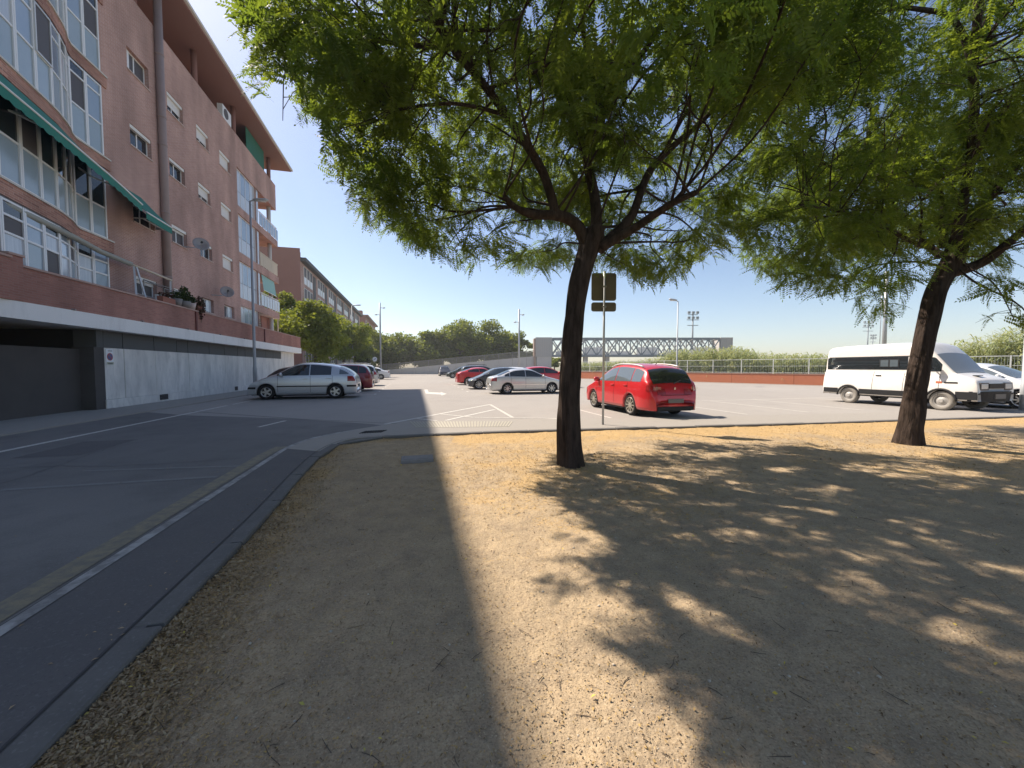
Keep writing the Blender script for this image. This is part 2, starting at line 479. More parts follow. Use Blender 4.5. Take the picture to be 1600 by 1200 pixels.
class MB:
    def __init__(self):
        self.v = []
        self.f = []

    def add(self, vs, fs):
        o = len(self.v)
        self.v += [tuple(p) for p in vs]
        self.f += [tuple(i + o for i in f) for f in fs]
        return self

    def box(self, x0, x1, y0, y1, z0, z1):
        return self.add([(x0, y0, z0), (x1, y0, z0), (x1, y1, z0), (x0, y1, z0), (x0, y0, z1), (x1, y0, z1), (x1, y1, z1), (x0, y1, z1)],
                        [(0, 3, 2, 1), (4, 5, 6, 7), (0, 1, 5, 4), (1, 2, 6, 5), (2, 3, 7, 6), (3, 0, 4, 7)])

    def quad(self, a, b, c, d):
        return self.add([a, b, c, d], [(0, 1, 2, 3)])

    def bar(self, p, q, w, h=None, up=(0, 0, 1)):
        h = h or w
        p = Vector(p)
        q = Vector(q)
        d = (q - p).normalized()
        u = Vector(up)
        if abs(d.dot(u)) > .98:
            u = Vector((0, 1, 0))
        a = d.cross(u).normalized() * (w / 2)
        b = a.cross(d).normalized() * (h / 2)
        vs = [p - a - b, p + a - b, p + a + b, p - a + b, q - a - b, q + a - b, q + a + b, q - a + b]
        return self.add(vs, [(0, 3, 2, 1), (4, 5, 6, 7), (0, 1, 5, 4), (1, 2, 6, 5), (2, 3, 7, 6), (3, 0, 4, 7)])

    def tube(self, pts, rs, n=8, cap=True, wob=0.0):
        pts = [Vector(p) for p in pts]
        if not hasattr(rs, '__len__'):
            rs = [rs] * len(pts)
        rings = []
        a = None
        for i, p in enumerate(pts):
            d = (pts[min(i + 1, len(pts) - 1)] - pts[max(i - 1, 0)]).normalized()
            if a is None:
                a = d.orthogonal().normalized()
            else:
                a = (a - d * a.dot(d)).normalized()
            b = d.cross(a)
            rr = []
            for k in range(n):
                an = 2 * math.pi * k / n
                r = rs[i] * (1 + wob * math.sin(3 * an + 1.3 * i) * random.uniform(.3, 1)) if wob else rs[i]
                rr.append(p + (a * math.cos(an) + b * math.sin(an)) * r)
            rings.append(rr)
        vs = [q for r in rings for q in r]
        fs = []
        for i in range(len(pts) - 1):
            for k in range(n):
                k2 = (k + 1) % n
                fs.append((i * n + k, i * n + k2, (i + 1) * n + k2, (i + 1) * n + k))
        if cap:
            fs.append(tuple(range(n - 1, -1, -1)))
            fs.append(tuple((len(pts) - 1) * n + k for k in range(n)))
        return self.add(vs, fs)

    def lathe(self, prof, n=24, axis='z', c=(0, 0, 0)):
        vs = []
        for (r, z) in prof:
            for k in range(n):
                an = 2 * math.pi * k / n
                x, y = r * math.cos(an), r * math.sin(an)
                p = (x, y, z) if axis == 'z' else ((x, z, y) if axis == 'y' else (z, x, y))
                vs.append((p[0] + c[0], p[1] + c[1], p[2] + c[2]))
        fs = []
        for i in range(len(prof) - 1):
            for k in range(n):
                k2 = (k + 1) % n
                fs.append((i * n + k, i * n + k2, (i + 1) * n + k2, (i + 1) * n + k))
        return self.add(vs, fs)

    def build(self, name, mat, parent=None, smooth=False, loc=None, rot=0.0, kind=None, bevel=0.0, org=None):
        off = org if org is not None else (ORG.get(parent.name, (0, 0, 0)) if parent else (0, 0, 0))
        me = bpy.data.meshes.new(name)
        me.from_pydata([(p[0] - off[0], p[1] - off[1], p[2] - off[2]) for p in self.v], [], self.f)
        me.materials.append(mat if not isinstance(mat, str) else MATS.get(mat) or M[mat])
        if smooth:
            me.polygons.foreach_set('use_smooth', [True] * len(me.polygons))
        me.update()
        o = bpy.data.objects.new(name, me)
        COL.objects.link(o)
        if parent:
            o.parent = parent
            ORG[o.name] = off
        if loc is not None:
            o.location = loc
        if rot:
            o.rotation_euler = (0, 0, rot)
        if kind:
            o['kind'] = kind
        if bevel:
            md = o.modifiers.new('bevel', 'BEVEL')
            md.width = bevel
            md.segments = 2
            md.limit_method = 'ANGLE'
        return o


def tag(o, label, cat, group=None, kind=None):
    o['label'] = label
    o['category'] = cat
    if group:
        o['group'] = group
    if kind:
        o['kind'] = kind
    return o


def thing(name, label, cat, loc=(0, 0, 0), rot=0.0, group=None):
    o = bpy.data.objects.new(name, None)
    COL.objects.link(o)
    o.location = loc
    o.rotation_euler = (0, 0, rot)
    o.empty_display_size = .3
    return tag(o, label, cat, group)


def street(name, label, cat, s, t, z=0.0, group=None):
    """thing whose parts are written in street coordinates (x = across t, y = along s)"""
    o = thing(name, label, cat, W(s, t, z), AL, group)
    ORG[o.name] = (t, s, z)
    return o


def np_mesh(name, v, f, mat, parent=None, tint=None, smooth=False, kind=None, link=True):
    v = np.ascontiguousarray(v, np.float32)
    f = np.ascontiguousarray(f, np.int32)
    k = f.shape[1]
    me = bpy.data.meshes.new(name)
    me.vertices.add(len(v))
    me.vertices.foreach_set('co', v.ravel())
    me.loops.add(f.size)
    me.loops.foreach_set('vertex_index', f.ravel())
    me.polygons.add(len(f))
    me.polygons.foreach_set('loop_start', np.arange(0, f.size, k, dtype=np.int32))
    if smooth:
        me.polygons.foreach_set('use_smooth', np.ones(len(f), bool))
    if tint is not None:
        a = me.attributes.new('tint', 'FLOAT', 'POINT')
        a.data.foreach_set('value', np.ascontiguousarray(tint, np.float32))
    me.materials.append(mat)
    me.update(calc_edges=True)
    if not link:
        return me
    o = bpy.data.objects.new(name, me)
    COL.objects.link(o)
    if parent:
        o.parent = parent
    if kind:
        o['kind'] = kind
    return o


def ngon(name, pts, z, mat, depth=0.0, kind='structure'):
    bm = bmesh.new()
    vs = [bm.verts.new((p[0], p[1], z)) for p in pts]
    f = bm.faces.new(vs)
    if f.normal.z < 0:
        f.normal_flip()
    if depth:
        r = bmesh.ops.extrude_face_region(bm, geom=[f])
        nv = [e for e in r['geom'] if isinstance(e, bmesh.types.BMVert)]
        for q in vs:
            q.co.z = z - depth
        for q in nv:
            q.co.z = z
    bm.faces.ensure_lookup_table()
    bmesh.ops.triangulate(bm, faces=[q for q in bm.faces if len(q.verts) > 4])
    bmesh.ops.recalc_face_normals(bm, faces=bm.faces)
    me = bpy.data.meshes.new(name)
    bm.to_mesh(me)
    bm.free()
    me.materials.append(mat)
    o = bpy.data.objects.new(name, me)
    COL.objects.link(o)
    o['kind'] = kind
    return o


def resample(pts, step):
    pts = [Vector((p[0], p[1], 0)) for p in pts]
    out = [pts[0]]
    acc = 0.0
    for a, b in zip(pts, pts[1:]):
        L_ = (b - a).length
        d = step - acc
        while d <= L_:
            out.append(a.lerp(b, d / L_))
            d += step
        acc = (acc + L_) % step
    if (out[-1] - pts[-1]).length > step * .3:
        out.append(pts[-1])
    return out


def chaikin(pts, it=2):
    pts = [Vector(p) for p in pts]
    for _ in range(it):
        q = [pts[0]]
        for a, b in zip(pts, pts[1:]):
            q += [a.lerp(b, .25), a.lerp(b, .75)]
        q.append(pts[-1])
        pts = q
    return pts


def offset(pts, d):
    """positive d moves to the left of the direction of travel"""
    out = []
    for i, p in enumerate(pts):
        a = pts[max(i - 1, 0)]
        b = pts[min(i + 1, len(pts) - 1)]
        u = (Vector((b[0] - a[0], b[1] - a[1], 0))).normalized()
        out.append(Vector((p[0] - u.y * d, p[1] + u.x * d, 0)))
    return out


def strip(name, pts, w, z, mat, h=0.0, kind='structure'):
    l = offset(pts, w / 2)
    r = offset(pts, -w / 2)
    mb = MB()
    n = len(pts)
    vs = [(p.x, p.y, z) for p in l] + [(p.x, p.y, z) for p in r]
    mb.add(vs, [(i, n + i, n + i + 1, i + 1) for i in range(n - 1)])
    return mb.build(name, mat, kind=kind)


# ================================================================ GROUND
terrain = MB().quad((-2500, -1500, -.09), (2500, -1500, -.09), (2500, 3500, -.09), (-2500, 3500, -.09)).build('terrain', M['terrain_m'], kind='structure')

kerb_px = [(400, 825), (432, 790), (467, 747), (502, 710), (520, 699), (540, 690), (560, 685.5), (582, 684), (612, 682.3), (670, 679.5), (775, 675.5),
           (872, 672.5), (1000, 669), (1200, 663.5), (1400, 657.5), (1600, 651)]
kerb_line = [W(-7, -1.36), W(-2, -1.36), W(1.2, -1.37), W(2.6, -1.40)] + [G(x, y, .04) for x, y in kerb_px]
e0, e1 = kerb_line[-4], kerb_line[-1]
kerb_line.append(e1 + (e1 - e0).normalized() * 30)
kerb_line = chaikin(kerb_line, 2)

edge_px = [(420, 716), (440, 703), (460, 694), (480, 687), (505, 681), (555, 672), (600, 665), (650, 660), (700, 657.2), (780, 656), (874, 655), (1100, 652), (1470, 642.5)]
edge_line = [W(-7, -2.27), W(-2, -2.27), W(1.5, -2.27), W(3.5, -2.28), W(4.6, -2.29)] + [G(x, y, .03) for x, y in edge_px]
a_ = edge_line[-1]
edge_line.append(a_ + (e1 - e0).normalized() * 36)
edge_line = chaikin(edge_line, 2)

# split of the footpath (dark asphalt) and the pavement (pale concrete) near the corner
kerb_in = offset(kerb_line, .08)
ik = min(range(len(kerb_in)), key=lambda i: (kerb_in[i] - G(512, 705, .04)).length)
ie = min(range(len(edge_line)), key=lambda i: (edge_line[i] - G(447, 700, .04)).length)
ngon('footpath', edge_line[:ie + 1] + list(reversed(kerb_in[:ik + 1])), .045, M['path_asphalt'], .1)
ngon('pavement', edge_line[ie:] + list(reversed(kerb_in[ik:])), .047, M['pavement'], .1)
# street asphalt, darker, and the paler asphalt of the car park beyond the old joint
ij = min(range(len(edge_line)), key=lambda i: (edge_line[i] - G(602, 664.7, .03)).length)
joint = [W(10.7, -1.1), W(12.3, -3.3), W(14.2, -7.1), W(16.9, -10.6)]
ngon('road', edge_line[:ij + 1] + joint + [W(-7, -10.6)], 0.0, M['asphalt'])
ngon('car_park', edge_line[ij:] + [Vector((62, 20, 0)), Vector((62, 30, 0)), Vector((20, 85.5, 0)), Vector((-70, 85.5, 0)), W(150, -30), W(62, -30), W(39, -10.6)] + joint[::-1], 0.0, M['lot_asphalt'])
# pavement along the building
ngon('side_pavement', [W(-7, -11.6), W(-7, -8.75), W(17, -8.72), W(41.5, -8.7), W(41.5, -10.55), W(17, -10.55), W(16.7, -11.6)], .035, M['pavement'], .08)

# kerb of single stones round the dirt
kerb = thing('kerb', 'kerb of weathered concrete stones round the dirt ground', 'kerb')
del kerb['category'], kerb['label']
kerb['kind'] = 'structure'
kp = resample(kerb_line, 1.06)
for i in range(len(kp) - 1):
    a, b = kp[i], kp[i + 1]
    u = (b - a).normalized()
    a2, b2 = a + u * .012, b - u * .012
    nl = Vector((-u.y, u.x, 0)) * .15
    dz = random.uniform(-.004, .004)
    far = a.y > 7.6
    zt = (.050 if far else .049) + dz
    mb = MB()
    c = .010
    prof = [(0, -.09), (0, zt - c), (c / .15, zt), (1 - c / .15, zt), (1, zt - c), (1, -.09)]
    vs = []
    for p in (a2, b2):
        for (f_, z_) in prof:
            q = p + nl * f_
            vs.append((q.x, q.y, z_))
    n = len(prof)
    fs = [(k, k + 1, n + k + 1, n + k) for k in range(n - 1)] + [tuple(range(n)), tuple(range(2 * n - 1, n - 1, -1))]
    mb.add(vs, fs)
    mb.build('kerb_stone', M['kerb_m'], kerb)

kj = [p for p in offset(kerb_line, .157) if p.y < 8.2]
strip('kerb_joint', kj, .014, .0505, M['tar'])
# painted lines
pl_ = [p for p in edge_line if p.y < 9.0]
strip('footpath_edge_line', offset(pl_, -.05), .085, .0495, M['paint_kerb'])
yl = [p for p in edge_line if p.y < 7.35]
strip('yellow_line', offset(yl, .20), .20, .004, M['paint_yellow'])
strip('road_joint', offset(yl, .045), .05, .0045, M['tar'])
strip('white_edge_line', [W(-7, -7.15), W(6, -7.15), W(17.3, -7.15)], .12, .004, M['paint_white'])
strip('white_edge_line', [W(17.8, -7.15), W(19.6, -7.15)], .10, .004, M['paint_faint'])


def line_px(a, b, w, mat, name='parking_line', z=.004):
    return strip(name, [G(*a), G(*b)], w, z, mat)


line_px((601, 662.8), (766, 632), .11, M['paint_white'], 'parking_line')
line_px((766, 632.2), (801, 652.5), .10, M['paint_faint'], 'parking_line', .0045)
line_px((773, 640), (697, 657.0), .11, M['paint_white'], 'parking_line', .005)
line_px((647, 653.6), (682, 657.6), .10, M['paint_faint'], 'parking_line', .0055)
line_px((687, 647), (736, 652), .10, M['paint_faint'], 'parking_line', .006)
line_px((736, 652.3), (872, 654.2), .10, M['paint_faint'], 'parking_line', .0065)
line_px((404, 667.5), (446, 657.5), .10, M['paint_faint'], 'lane_dash')
for t_ in (5.62, 10.25, 12.75, 15.25, 20.2):
    strip('parking_line', [W(9.95 + .15 * 0, t_), W(14.4, t_)], .10, .004, M['paint_faint'])
strip('parking_line', [W(14.5, 9.2), W(14.5, 21)], .10, .0045, M['paint_faint'])
for k in range(6):
    strip('parking_line', [W(22.3 + 2.65 * k, -2.9), W(22.3 + 2.65 * k, -2.2)], .11, .004, M['paint_white'])
    strip('parking_line', [W(22.35 + 2.65 * k, -2.15), W(23.0 + 2.65 * k, -2.15)], .11, .0045, M['paint_white'])
    strip('parking_line', [W(23.7 + 2.6 * k, 3.2), W(23.7 + 2.6 * k, 4.0)], .11, .004, M['paint_white'])
    strip('parking_line', [W(23.4 + 2.6 * k, 3.15), W(24.0 + 2.6 * k, 3.15)], .11, .0045, M['paint_white'])
# arrow painted on the asphalt: bent tail, shaft, head
ar = MB()
apx = [(663, 608.6), (668, 608.6), (669.5, 612.6), (689, 613.6), (688.5, 612.4), (698, 615.4), (690, 618), (689.6, 616.6), (665, 615)]
aq = [G(x, y, .004) for x, y in apx]
ar.add(aq, [(0, 1, 2, 8), (2, 3, 7, 8), (4, 5, 6, 7, 3)])
ar.build('arrow_marking', M['paint_white'], kind='structure')
# repaired cuts across the street
for a, b, w_ in (((0, 766), (340, 745), .09), ((130, 736), (385, 728), .07)):
    line_px(a, b, w_, M['patch'], 'asphalt_patch', .0035)
line_px((300, 643), (470, 655), .05, M['tar'], 'asphalt_joint', .0035)
line_px((470, 655), (660, 664), .035, M['tar'], 'asphalt_joint', .0035)

def crack(pts, w):
    q = chaikin([W(a_, b_) for a_, b_ in pts], 1)
    out = []
    for p_ in resample(q, .12):
        out.append(p_ + Vector((random.gauss(0, .018), random.gauss(0, .018), 0)))
    strip('asphalt_crack', out, w, .0032, M['tar'])


crack([(1.0, -5.2), (2.4, -4.9), (4.2, -5.4), (6.2, -5.1), (9.0, -5.6)], .009)
crack([(3.2, -2.7), (3.4, -3.6), (3.1, -4.4), (3.5, -5.2)], .008)
crack([(7.2, -2.75), (7.0, -4.2), (7.4, -5.6), (7.1, -7.0)], .010)
crack([(2.2, -2.24), (2.35, -1.9), (2.2, -1.56)], .007)
crack([(4.6, -2.2), (4.5, -1.9), (4.75, -1.6)], .007)
strip('asphalt_patch', [W(8.1, -6.0), W(9.6, -6.05)], .9, .0028, M['path_asphalt'])
# tactile ribs set in the pavement
tc_ = MB()
for k in range(34):
    x0 = 652 + k * 4.3
    pa, pb = G(x0, 668.2 - .012 * (x0 - 655), .05), G(x0 - 5 + .12 * (x0 - 700), 658.6, .05)
    tc_.bar(pa, pb, .034, .008)
ob_ = tc_.build('tactile_ribs', M['tactile'], kind='structure')
gr = MB()
ga, gb = G(562, 677.2, .05), G(594, 675.6, .05)
for k in range(9):
    q = ga.lerp(gb, k / 8)
    gr.bar(q, q + Vector((.03, .32, 0)), .035, .012)
grate = gr.build('drain_grate', M['tyre'])
grate.location = (0, 0, 0)
tag(grate, 'dark iron drain grate set in the pavement at the dirt corner', 'drain grate')

# dirt ground: a relief sheet, finer near the camera
xs = np.concatenate([-np.cumsum(.045 * 1.012 ** np.arange(70))[::-1], [0], np.cumsum(.045 * 1.0125 ** np.arange(200))])
ys = np.concatenate([-np.linspace(6, .1, 40), [0], np.cumsum(.035 * 1.0095 ** np.arange(150))])
ys = np.concatenate([ys, ys[-1] + np.cumsum(.14 * np.ones(46))])
xs = xs[(xs > -4.6) & (xs < 46)]
ys = ys[ys < 17]
X, Y = np.meshgrid(xs, ys)


def vnoise(x, y, f, seed):
    r = np.random.default_rng(seed).random((64, 64))
    gx, gy = x * f, y * f
    ix, iy = np.floor(gx).astype(int), np.floor(gy).astype(int)
    fx, fy = gx - ix, gy - iy
    fx = fx * fx * (3 - 2 * fx)
    fy = fy * fy * (3 - 2 * fy)
    g = lambda a, b: r[a % 64, b % 64]
    return (g(ix, iy) * (1 - fx) + g(ix + 1, iy) * fx) * (1 - fy) + (g(ix, iy + 1) * (1 - fx) + g(ix + 1, iy + 1) * fx) * fy


Z = .010 + .020 * (vnoise(X, Y, .8, 1) - .5) + .016 * (vnoise(X, Y, 2.5, 2) - .5) + .017 * (vnoise(X, Y, 8, 3) - .5) + .008 * (vnoise(X, Y, 19, 4) - .5)
TREE1 = G(893, 731)
TREE2 = G(1418, 697)
for tb_ in (TREE1, TREE2):
    r2 = (X - tb_.x) ** 2 + (Y - tb_.y) ** 2
    Z += .03 * np.exp(-r2 / .35)
kpts = np.array([(p.x, p.y) for p in resample(kerb_line, .25)])
kd = np.full(X.size, 9.0)
XY = np.stack([X.ravel(), Y.ravel()], 1)
for i in range(0, len(XY), 20000):
    q = XY[i:i + 20000]
    kd[i:i + 20000] = np.sqrt(((q[:, None, :] - kpts[None, ::2, :]) ** 2).sum(2)).min(1)
kd = kd.reshape(X.shape)
tint = np.exp(-(kd / .42) ** 2) * .75
for tb_, r_ in ((TREE1, 2.2), (TREE2, 3.4)):
    r2 = (X - tb_.x) ** 2 + (Y - tb_.y) ** 2
    tint += .50 * np.exp(-r2 / r_ ** 2)
tint += .75 * np.exp(-((Y - (8.3 + .165 * X)) / .9) ** 2) * (X > -1.2)
tint += .28 * (vnoise(X, Y, .55, 9) - .3)
tint = np.clip(tint, 0, 1)
kmid = offset(kerb_line, .07)
DCLIP = [(p.x, p.y) for p in kmid] + [(46, -6.2), (-2, -7.2)]
nx, ny = len(xs), len(ys)
idx = np.arange(nx * ny).reshape(ny, nx)
F = np.stack([idx[:-1, :-1], idx[:-1, 1:], idx[1:, 1:], idx[1:, :-1]], -1).reshape(-1, 4)
fc = (X.ravel()[F].mean(1), Y.ravel()[F].mean(1))
F = F[inpoly(fc[0], fc[1], DCLIP)]
dirt = np_mesh('dirt_ground', np.stack([X.ravel(), Y.ravel(), Z.ravel()], 1), F, M['dirt'], tint=tint.ravel(), smooth=True, kind='structure')


def zdirt(x, y):
    z = .010 + .020 * (vnoise(x, y, .8, 1) - .5) + .016 * (vnoise(x, y, 2.5, 2) - .5) + .017 * (vnoise(x, y, 8, 3) - .5) + .008 * (vnoise(x, y, 19, 4) - .5)
    for tb_ in (TREE1, TREE2):
        z = z + .03 * np.exp(-((x - tb_.x) ** 2 + (y - tb_.y) ** 2) / .35)
    return z


DIRT_POLY = [(p.x, p.y) for p in kerb_line] + [(45, -6), (-2, -7)]


def scatter_dirt(n, ymax, near=1.0, kerb_bias=None):
    """points on the dirt, denser towards the camera"""
    out = []
    while sum(len(o) for o in out) < n:
        y = .75 + (ymax - .75) * rng.random(n * 2) ** (1 + near)
        x = rng.uniform(-1.45, 1.45, n * 2) * (y + .4)
        ok = inpoly(x, y, DIRT_POLY)
        x, y = x[ok], y[ok]
        if kerb_bias is not None:
            d = np.empty(len(x))
            q = np.stack([x, y], 1)
            for i in range(0, len(q), 20000):
                d[i:i + 20000] = np.sqrt(((q[i:i + 20000, None, :] - kpts[None, ::2, :]) ** 2).sum(2)).min(1)
            k = rng.random(len(x)) < kerb_bias(d)
            x, y = x[k], y[k]
        out.append(np.stack([x, y], 1))
    return np.concatenate(out)[:n]


def litter(name, pts, lmin, lmax, asp, mat, lift=.004, tilt=.45, label=None, cat=None):
    n = len(pts)
    x, y = pts[:, 0], pts[:, 1]
    z = zdirt(x, y) + lift + rng.random(n) * .006
    a = rng.uniform(0, 2 * math.pi, n)
    L_ = rng.uniform(lmin, lmax, n)
    w = L_ * asp * rng.uniform(.7, 1.3, n)
    p1 = rng.normal(0, tilt, n)
    p2 = rng.normal(0, tilt, n)
    d = np.stack([np.cos(a), np.sin(a), p1 * .7], 1)
    s = np.stack([-np.sin(a), np.cos(a), p2], 1)
    c = np.stack([x, y, z], 1)
    v = np.stack([c - d * L_[:, None] / 2, c + s * w[:, None] / 2 + [0, 0, .0], c + d * L_[:, None] / 2, c - s * w[:, None] / 2], 1)
    v[:, 1, 2] += L_ * .12
    v[:, 3, 2] += L_ * .12
    v[..., 2] = np.maximum(v[..., 2], (zdirt(x, y) + .0005)[:, None])
    f = np.arange(n * 4).reshape(n, 4)
    t = np.repeat(rng.random(n), 4)
    o = np_mesh(name, v.reshape(-1, 3), f, mat, tint=t, kind='stuff')
    if label:
        tag(o, label, cat)
    return o


litter('leaf_litter', np.concatenate([scatter_dirt(24000, 12, 1.0), scatter_dirt(26000, 8.5, .8, lambda d: np.exp(-(d / .33) ** 2)), scatter_dirt(9000, 12.5, .2, lambda d: np.exp(-(d / .8) ** 2))]),
       .006, .019, .42, M['litter_m'], label='dry straw coloured leaf litter scattered over the dirt', cat='leaf litter')
litter('wood_chips', scatter_dirt(16000, 8, 1.0, lambda d: np.exp(-(d / .30) ** 2)), .010, .032, .35, M['chip_m'], .006, .6, label='pale dry chips banked along the kerb', cat='wood chips')
tp_ = np.concatenate([np.stack([TREE1.x + rng.normal(0, 1.5, 7000), TREE1.y + rng.normal(0, 1.0, 7000)], 1), np.stack([TREE2.x + rng.normal(0, 2.6, 9000), TREE2.y + rng.normal(0, 1.6, 9000)], 1)])
litter('straw_litter', tp_[inpoly(tp_[:, 0], tp_[:, 1], DIRT_POLY)], .012, .035, .4, M['litter_m'], label='golden straw coloured leaflets gathered round the tree trunks', cat='leaf litter')
litter('yellow_leaves', scatter_dirt(170, 7, .7), .012, .03, .5, M['yellow_leaf'], .008, label='fallen yellow leaves dotted over the dirt', cat='fallen leaves')


def blobs(name, pts, rmin, rmax, mat, label, cat):
    n = len(pts)
    base = np.array([(1, 0, 0), (-1, 0, 0), (0, 1, 0), (0, -1, 0), (0, 0, .7), (0, 0, -.5)], float)
    tri = np.array([(0, 2, 4), (2, 1, 4), (1, 3, 4), (3, 0, 4), (2, 0, 5), (1, 2, 5), (3, 1, 5), (0, 3, 5)])
    r = rng.uniform(rmin, rmax, n) * rng.choice([.6, 1, 1, 1.5], n)
    a = rng.uniform(0, 6.28, n)
    b = base[None] * rng.uniform(.6, 1.35, (n, 6, 1))
    xr = b[..., 0] * np.cos(a)[:, None] - b[..., 1] * np.sin(a)[:, None]
    yr = b[..., 0] * np.sin(a)[:, None] + b[..., 1] * np.cos(a)[:, None]
    v = np.stack([xr, yr, b[..., 2]], 2) * r[:, None, None]
    v[..., 0] += pts[:, 0, None]
    v[..., 1] += pts[:, 1, None]
    v[..., 2] += (zdirt(pts[:, 0], pts[:, 1]) + r * .15)[:, None]
    f = (tri[None] + (np.arange(n) * 6)[:, None, None]).reshape(-1, 3)
    return tag(np_mesh(name, v.reshape(-1, 3), f, mat, tint=np.repeat(rng.random(n), 6), kind='stuff'), label, cat)


blobs('gravel', np.concatenate([scatter_dirt(30000, 6, 1.0), scatter_dirt(12000, 3.2, .7)]), .0013, .0042, M['pebble_m'], 'small pale pebbles trodden into the dirt', 'gravel')
blobs('pale_stones', scatter_dirt(700, 6, .9), .003, .0085, M['stone_pale'], 'scattered pale stones on the bare dirt', 'stones')
litter('dark_debris', scatter_dirt(9000, 8, .9), .005, .018, .38, M['debris_m'], .003, label='dark shrivelled leaf bits and bark crumbs on the dirt', cat='debris')
tw = MB()
tws = scatter_dirt(260, 6, .8)
for (x, y) in tws:
    a = random.uniform(0, 6.28)
    l = random.uniform(.02, .10) * random.choice([1, 1, 1.6])
    bnd = random.uniform(-.3, .3)
    z = float(zdirt(np.array([x]), np.array([y]))[0]) + .005
    p0 = Vector((x, y, z))
    p1 = p0 + Vector((math.cos(a), math.sin(a), 0.02)) * l * .5
    p2 = p1 + Vector((math.cos(a + bnd), math.sin(a + bnd), -.01)) * l * .5
    tw.tube([p0, p1, p2], [.002, .0019, .001], 3, False)
o = tw.build('twigs', M['twig_m'], kind='stuff')
tag(o, 'thin dry twigs lying on the dirt', 'twigs')
# leaves and dust blown on the asphalt path
lp = []
for k in range(160):
    s_ = random.uniform(.8, 9)
    t_ = random.choice([random.uniform(-1.75, -1.52), random.uniform(-7, -1.6)])
    q = W(s_, t_)
    lp.append((q.x, q.y))
lp = np.array(lp)
n = len(lp)
a = rng.uniform(0, 6.28, n)
L_ = rng.uniform(.007, .018, n)
d = np.stack([np.cos(a), np.sin(a), 0 * a], 1)
s = np.stack([-np.sin(a), np.cos(a), 0 * a], 1)
c = np.stack([lp[:, 0], lp[:, 1], np.full(n, .056)], 1)
tloc = lp[:, 0] * NN[0] + lp[:, 1] * NN[1]
c[:, 2] = np.where(tloc > -2.25, .052, .008)
v = np.stack([c - d * L_[:, None], c + s * L_[:, None] * .4 + [0, 0, .004], c + d * L_[:, None], c - s * L_[:, None] * .4 + [0, 0, .004]], 1)
o = np_mesh('blown_leaves', v.reshape(-1, 3), np.arange(n * 4).reshape(n, 4), M['chip_m'], tint=np.repeat(rng.random(n), 4), kind='stuff')
tag(o, 'single dry leaves blown onto the asphalt path', 'fallen leaves')

# inspection cover in the dirt
cv = G(652, 719.5)
cover = thing('inspection_cover', 'grey concrete inspection cover lying in the dirt near the shadow edge', 'manhole cover', (cv.x, cv.y, .0), AL)
MB().box(-.25, .25, -.17, .17, -.02, .05).build('cover_frame', M['slab_m'], cover, bevel=.008)
MB().box(-.205, .205, -.125, .125, .04, .058).build('cover_plate', M['slab_m'], cover, bevel=.006)

# ================================================================ APARTMENT BUILDING
TF = -11.8
bld = street('apartment_building', 'tall red brick apartment building with wavy glazed gallery over a white concrete base', 'building', 27, TF, 0)

WROWS = [(14.33, 15.27), (11.15, 12.05), (7.88, 8.76), (4.76, 5.54)]
WCOLS = [(20.55, 21.95), (23.3, 24.65), (25.95, 27.28), (28.6, 30.03)]
holes = [(s0, s1, z0, z1) for (s0, s1) in WCOLS for (z0, z1) in WROWS]
EROWS = [(12.8, 15.42), (9.6, 12.25), (6.4, 9.0), (3.5, 5.85)]
holes += [(31.05, 34.36, z0, z1) for z0, z1 in EROWS]


def wall_holes(s0, s1, z0, z1, t, holes, depth):
    mb = MB()
    S_ = sorted({s0, s1} | {h[0] for h in holes} | {h[1] for h in holes})
    Z_ = sorted({z0, z1} | {h[2] for h in holes} | {h[3] for h in holes})
    S_ = [q for q in S_ if s0 <= q <= s1]
    Z_ = [q for q in Z_ if z0 <= q <= z1]
    for a, b in zip(S_, S_[1:]):
        for c, d in zip(Z_, Z_[1:]):
            m1, m2 = (a + b) / 2, (c + d) / 2
            if any(h[0] < m1 < h[1] and h[2] < m2 < h[3] for h in holes):
                continue
            mb.quad((t, a, c), (t, b, c), (t, b, d), (t, a, d))
    for (a, b, c, d) in holes:
        mb.quad((t, a, c), (t - depth, a, c), (t - depth, a, d), (t, a, d))
        mb.quad((t, b, c), (t, b, d), (t - depth, b, d), (t - depth, b, c))
        mb.quad((t, a, c), (t, b, c), (t - depth, b, c), (t - depth, a, c))
        mb.quad((t, a, d), (t - depth, a, d), (t - depth, b, d), (t, b, d))
    return mb


wall_holes(19.0, 34.36, 3.0, 17.62, TF, holes, .24).build('brick_wall', M['brick'], bld)
# body behind the facade
core = MB()
core.box(-24, -12.5, 8, 34.2, 2.9, 17.55)
core.box(-24, -14.2, 34.2, 38.6, 2.9, 17.55)
core.build('rear_wall', M['brick_end'], bld)
